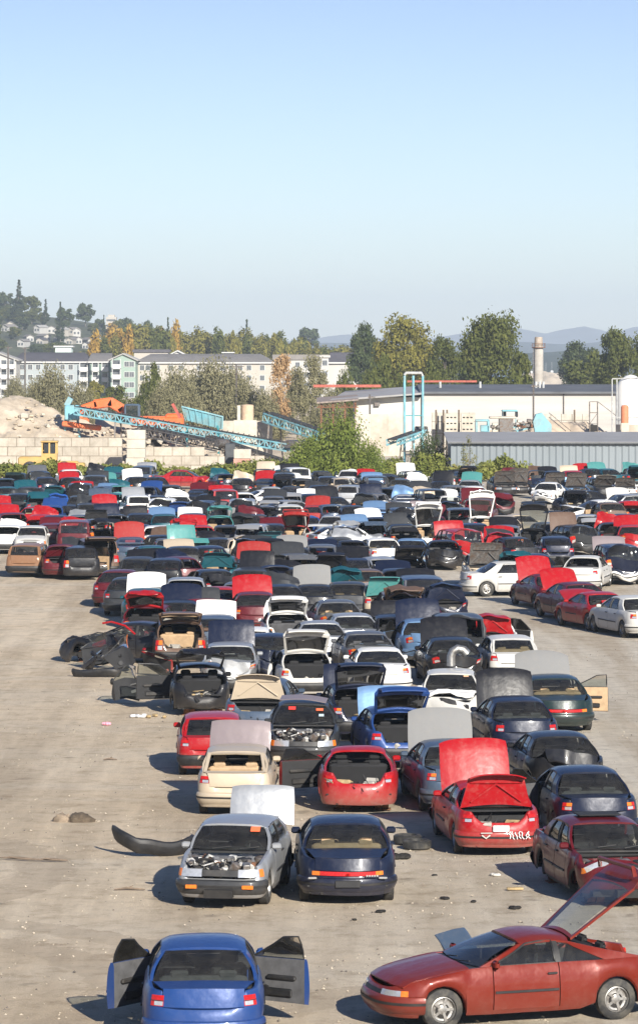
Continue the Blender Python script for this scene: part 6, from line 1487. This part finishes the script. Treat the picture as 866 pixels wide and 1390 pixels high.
# houses on the hill
hs = [(6, 440, 12, WW, RG), (14, 436, 9, WC, RG), (50, 441, 10, WW, RP), (70, 442, 12, WW, RG), (79, 444, 10, WC, RP), (87, 443, 11, WW, RG), (95, 444, 9, WC, RG), (104, 445, 11, WW, RP), (28, 460, 10, WW, RG), (41, 454, 10, WW, RG), (54, 458, 10, WC, RD), (84, 456, 11, WW, RG), (94, 458, 9, WC, RG), (107, 457, 10, WW, RG), (116, 464, 9, WW, RD), (124, 458, 10, WC, RG), (132, 455, 9, WW, RP), (64, 453, 10, WC, RG), (131, 468, 10, WW, RG)]
for i, (px, yt, w, wm, rm) in enumerate(hs):
    d, z = hill_d(px, yt + 9); d -= 12; k = d / F; zt = H - (yt - HY) * k; hw_ = w * k / 2; z = min(z, zt - 4) - 3
    t = empty('hill_house', ((px - CX) * k, d, z), R((i * 37) % 70 - 35), '%s house with %s roof on the hillside, %s of %s' % ({WW: 'white', WC: 'cream'}[wm], {RG: 'grey', RP: 'pale grey', RD: 'charcoal'}[rm], ['farthest left', 'second', 'third', 'fourth', 'fifth', 'sixth', 'seventh', 'eighth', 'ninth', 'tenth'][i % 10], 'the upper street' if i < 8 else ('the middle street' if i < 18 else 'the foot')), 'house', 'houses on the hillside')
    he = zt - z - hw_ * .45; b = MB(); b.box((0, 3.5, he / 2), (2 * hw_, 7, he)); b.add([(-hw_, 0, he), (hw_, 0, he), (0, 0, he + hw_ * .5), (-hw_, .2, he), (hw_, .2, he), (0, .2, he + hw_ * .5)], [(0, 1, 2), (3, 5, 4)]); b.obj('wall', wm, t, smooth=0)
    b = MB(); b.solid_grid([[(-hw_ - .3, -.5, he - .15), (-hw_ - .3, 7.5, he - .15)], [(0, -.5, he + hw_ * .55), (0, 7.5, he + hw_ * .55)], [(hw_ + .3, -.5, he - .15), (hw_ + .3, 7.5, he - .15)]], (0, 0, -.2)); b.obj('roof', rm, t, smooth=0)
    for s in (-.45, .45): b = MB(); b.box((s * hw_, -.03, he - 1.5), (.9, .06, 1.1)); b.obj('window', WIN, t, smooth=0)
# boats on the river
for i, (px, py, w, lab) in enumerate(((741, 509, 6, 'white boat on the river right of the chimney'), (749, 506, 4, 'smaller white boat beside the first on the river'), (721, 507, 5, 'white boat half hidden by the chimney'))):
    d = (H + 3) * F / (py + 3 - HY); k = d / F; L = w * k; t = empty('moored_boat', ((px - CX) * k, d, -3), R(80 + i * 20), lab, 'boat', 'boats on the river')
    b = MB(); rows = [[(L * .5 * u, s * 1.6 * (1 - max(0, u) ** 2.2) * f, z) for s, f, z in ((-1, .5, 0), (-1, 1, 1.6), (0, .1, 1.7), (1, 1, 1.6), (1, .5, 0))] for u in (-1, -.5, 0, .5, .85, 1)]; b.grid(rows); b.obj('hull', WFR, t)
    b = MB(); b.rbox((-L * .08, 0, 2.4), (L * .35, 2.0, 1.7), 0, .3); b.obj('cabin', WFR, t); b = MB(); b.tube([(0, 0, 3), (0, 0, 9)], .08, 0, n=4); b.obj('mast', WFR, t)
# sand bank behind the warehouse and utility poles
mound('sand_bank', 700, 900, 1000, 40, [(700, 512), (712, 506), (800, 506), (812, 509), (900, 514)], 'pale sand bank above the warehouse roof', surf_mat('pale_sand', (.50, .43, .34), .95, var=.1), 9, 'structure')
for (px, yt, d, lab) in ((321, 494, 480, 'grey utility pole before the cream apartment block'), (502, 535, 385, 'thin lamp post before the cream warehouse wall'), (724, 520, 380, 'thin pole before the pale warehouse at the chimney'), (11, 470, 870, 'pole with crossarm over the charcoal roof'), (34, 471, 870, 'second pole with crossarm over the charcoal roof')):
    t = empty('utility_pole', ((px - CX) / F * d, d, 0), 0, lab, 'pole', 'poles among the works'); zt = H - (yt - HY) / F * d; b = MB(); b.tube([(0, 0, 0), (0, 0, zt)], .1 * d / 400, 0, n=6); b.obj('shaft', STEEL, t); b = MB(); b.box((.2, 0, zt - .3), (1.6 if d > 400 else .8, .12, .14)); b.obj('crossarm', STEEL, t)
# stones and grit on the near ground
r = random.Random(31); b = MB()
for k in range(15000):
    d = 56 + 75 * r.random() ** 1.3; x = r.uniform(-.092, .092) * d; s = .009 + .028 * r.random() ** 4
    if noise.noise(Vector((x * .5, d * .25, 4))) + .5 * noise.noise(Vector((x * 2, d, 9))) < r.uniform(-.35, .35): continue
    c = Vector((x, d, s * .3)); q = [Vector((r.uniform(.6, 1), 0, 0)), Vector((0, r.uniform(.6, 1), 0)), Vector((-r.uniform(.6, 1), 0, 0)), Vector((0, -r.uniform(.6, 1), 0)), Vector((0, 0, .8)), Vector((0, 0, -.4))]
    rot = Matrix.Rotation(r.random() * 6.28, 3, 'Z'); b.add([c + rot @ v * s for v in q], [(0, 1, 4), (1, 2, 4), (2, 3, 4), (3, 0, 4), (1, 0, 5), (2, 1, 5), (3, 2, 5), (0, 3, 5)], r.choice([0, 0, 1, 2]))
me = bpy.data.meshes.new('gravel'); me.from_pydata(b.v, [], b.f); [me.materials.append(x) for x in (surf_mat('light_stone', (.44, .38, .29), .9), surf_mat('tan_stone', (.33, .28, .21), .9), surf_mat('dark_stone', (.14, .12, .10), .9))]; me.polygons.foreach_set('material_index', b.m); o = bpy.data.objects.new('gravel', me); COL.objects.link(o); tag(o, 'loose stones on the packed dirt', kind='stuff')
CL = [(543, 1168, .20, 'flat dark clod below the two tyres'), (605, 1222, .09, 'small dark clod left of the tan board'), (643, 1226, .07, 'tiny dark clod below the tan board'), (673, 1190, .10, 'pale crumpled scrap above the tan board'), (517, 1240, .09, 'dark scrap behind the navy sedan corner'), (480, 1250, .05, 'small dark speck below the navy sedan'), (700, 1235, .10, 'dark smear of dirt before the orange red coupe'), (590, 1190, .06, 'small clod between the tyres and the red coupe')]
for (x, y, s, lab) in CL:
    b = MB(); rr = random.Random(x)
    for k in range(4): b.rbox((rr.uniform(-s, s) * .6, rr.uniform(-s, s) * .5, s * .3), (s * 1.3, s, s * .6), 0, s * .2, Matrix.Rotation(rr.random() * 3, 3, 'Z'))
    tag(b.obj('dirt_clod', surf_mat('pale_scrap', (.5, .48, .44), .9) if 'pale' in lab else UNDER, None, gp(x, y)), lab, 'clod', 'clods on the ground')
HAZE, EL, AIR, DUST, OZ, SKYS, SUN, EXPO = .00014, 25.5, 1.0, .3, 2.2, .055, 4.7, .88
# ------------------------------------------------------------------ air, light, camera
b = MB(); b.box((0, 4650, 60), (5000, 9500, 200)); m = bpy.data.materials.new('pale_air'); m.use_nodes = True; nt = m.node_tree; nt.nodes.clear()
pv = nt.nodes.new('ShaderNodeVolumePrincipled'); pv.inputs['Color'].default_value = (.78, .89, 1.0, 1); pv.inputs['Density'].default_value = HAZE; out = nt.nodes.new('ShaderNodeOutputMaterial'); nt.links.new(pv.outputs[0], out.inputs['Volume'])
tag(b.obj('haze', m, smooth=0), 'pale blue haze over the distance', kind='stuff')
sd = Vector((.36 * math.cos(R(EL)), -.93 * math.cos(R(EL)), math.sin(R(EL))))
w = bpy.data.worlds.new('World'); SC.world = w; w.use_nodes = True; nt = w.node_tree; bg = nt.nodes['Background']
sky = nt.nodes.new('ShaderNodeTexSky'); sky.sky_type = 'NISHITA'; sky.sun_disc = False; sky.sun_elevation = R(EL); sky.sun_rotation = math.atan2(sd.x, sd.y) % (2 * math.pi)
sky.air_density = AIR; sky.dust_density = DUST; sky.ozone_density = OZ
tcw = nt.nodes.new('ShaderNodeTexCoord'); sp = nt.nodes.new('ShaderNodeSeparateXYZ'); nt.links.new(tcw.outputs['Generated'], sp.inputs[0])
grad = ramp(nt, sp.outputs['Z'], [(.0, (1.12, 1.24, 1.58)), (.04, (1.05, 1.17, 1.52)), (.10, (.86, .90, 1.24)), (.3, (.66, .82, 1.15))])
nt.links.new(mix(nt, 1.0, sky.outputs[0], grad, 'MULTIPLY'), bg.inputs[0]); bg.inputs[1].default_value = SKYS
l = bpy.data.lights.new('sun', 'SUN'); l.energy = SUN; l.angle = R(.5); l.color = (1, .94, .84); o = bpy.data.objects.new('sun', l); COL.objects.link(o); o.rotation_euler = sd.to_track_quat('Z', 'Y').to_euler()
cam = bpy.data.cameras.new('camera'); co = bpy.data.objects.new('camera', cam); COL.objects.link(co); co.location = (0, 0, H); co.rotation_euler = (R(90), 0, 0)
cam.sensor_fit = 'HORIZONTAL'; cam.sensor_width = 36; cam.lens = F / 866 * 36; cam.shift_y = -(695 - HY) / 866; cam.clip_start = 1; cam.clip_end = 20000
SC.camera = co
vs = SC.view_settings; vs.view_transform = 'Standard'; vs.look = 'None'; vs.exposure = EXPO; vs.gamma = 1; vs.use_curve_mapping = False
SC.cycles.use_denoising = True; SC.cycles.max_bounces = 6; SC.cycles.transparent_max_bounces = 24; SC.cycles.volume_bounces = 0; SC.cycles.caustics_reflective = False; SC.cycles.caustics_refractive = False

print('CARS', len([o for o in bpy.data.objects if o.get('category') == 'car']))
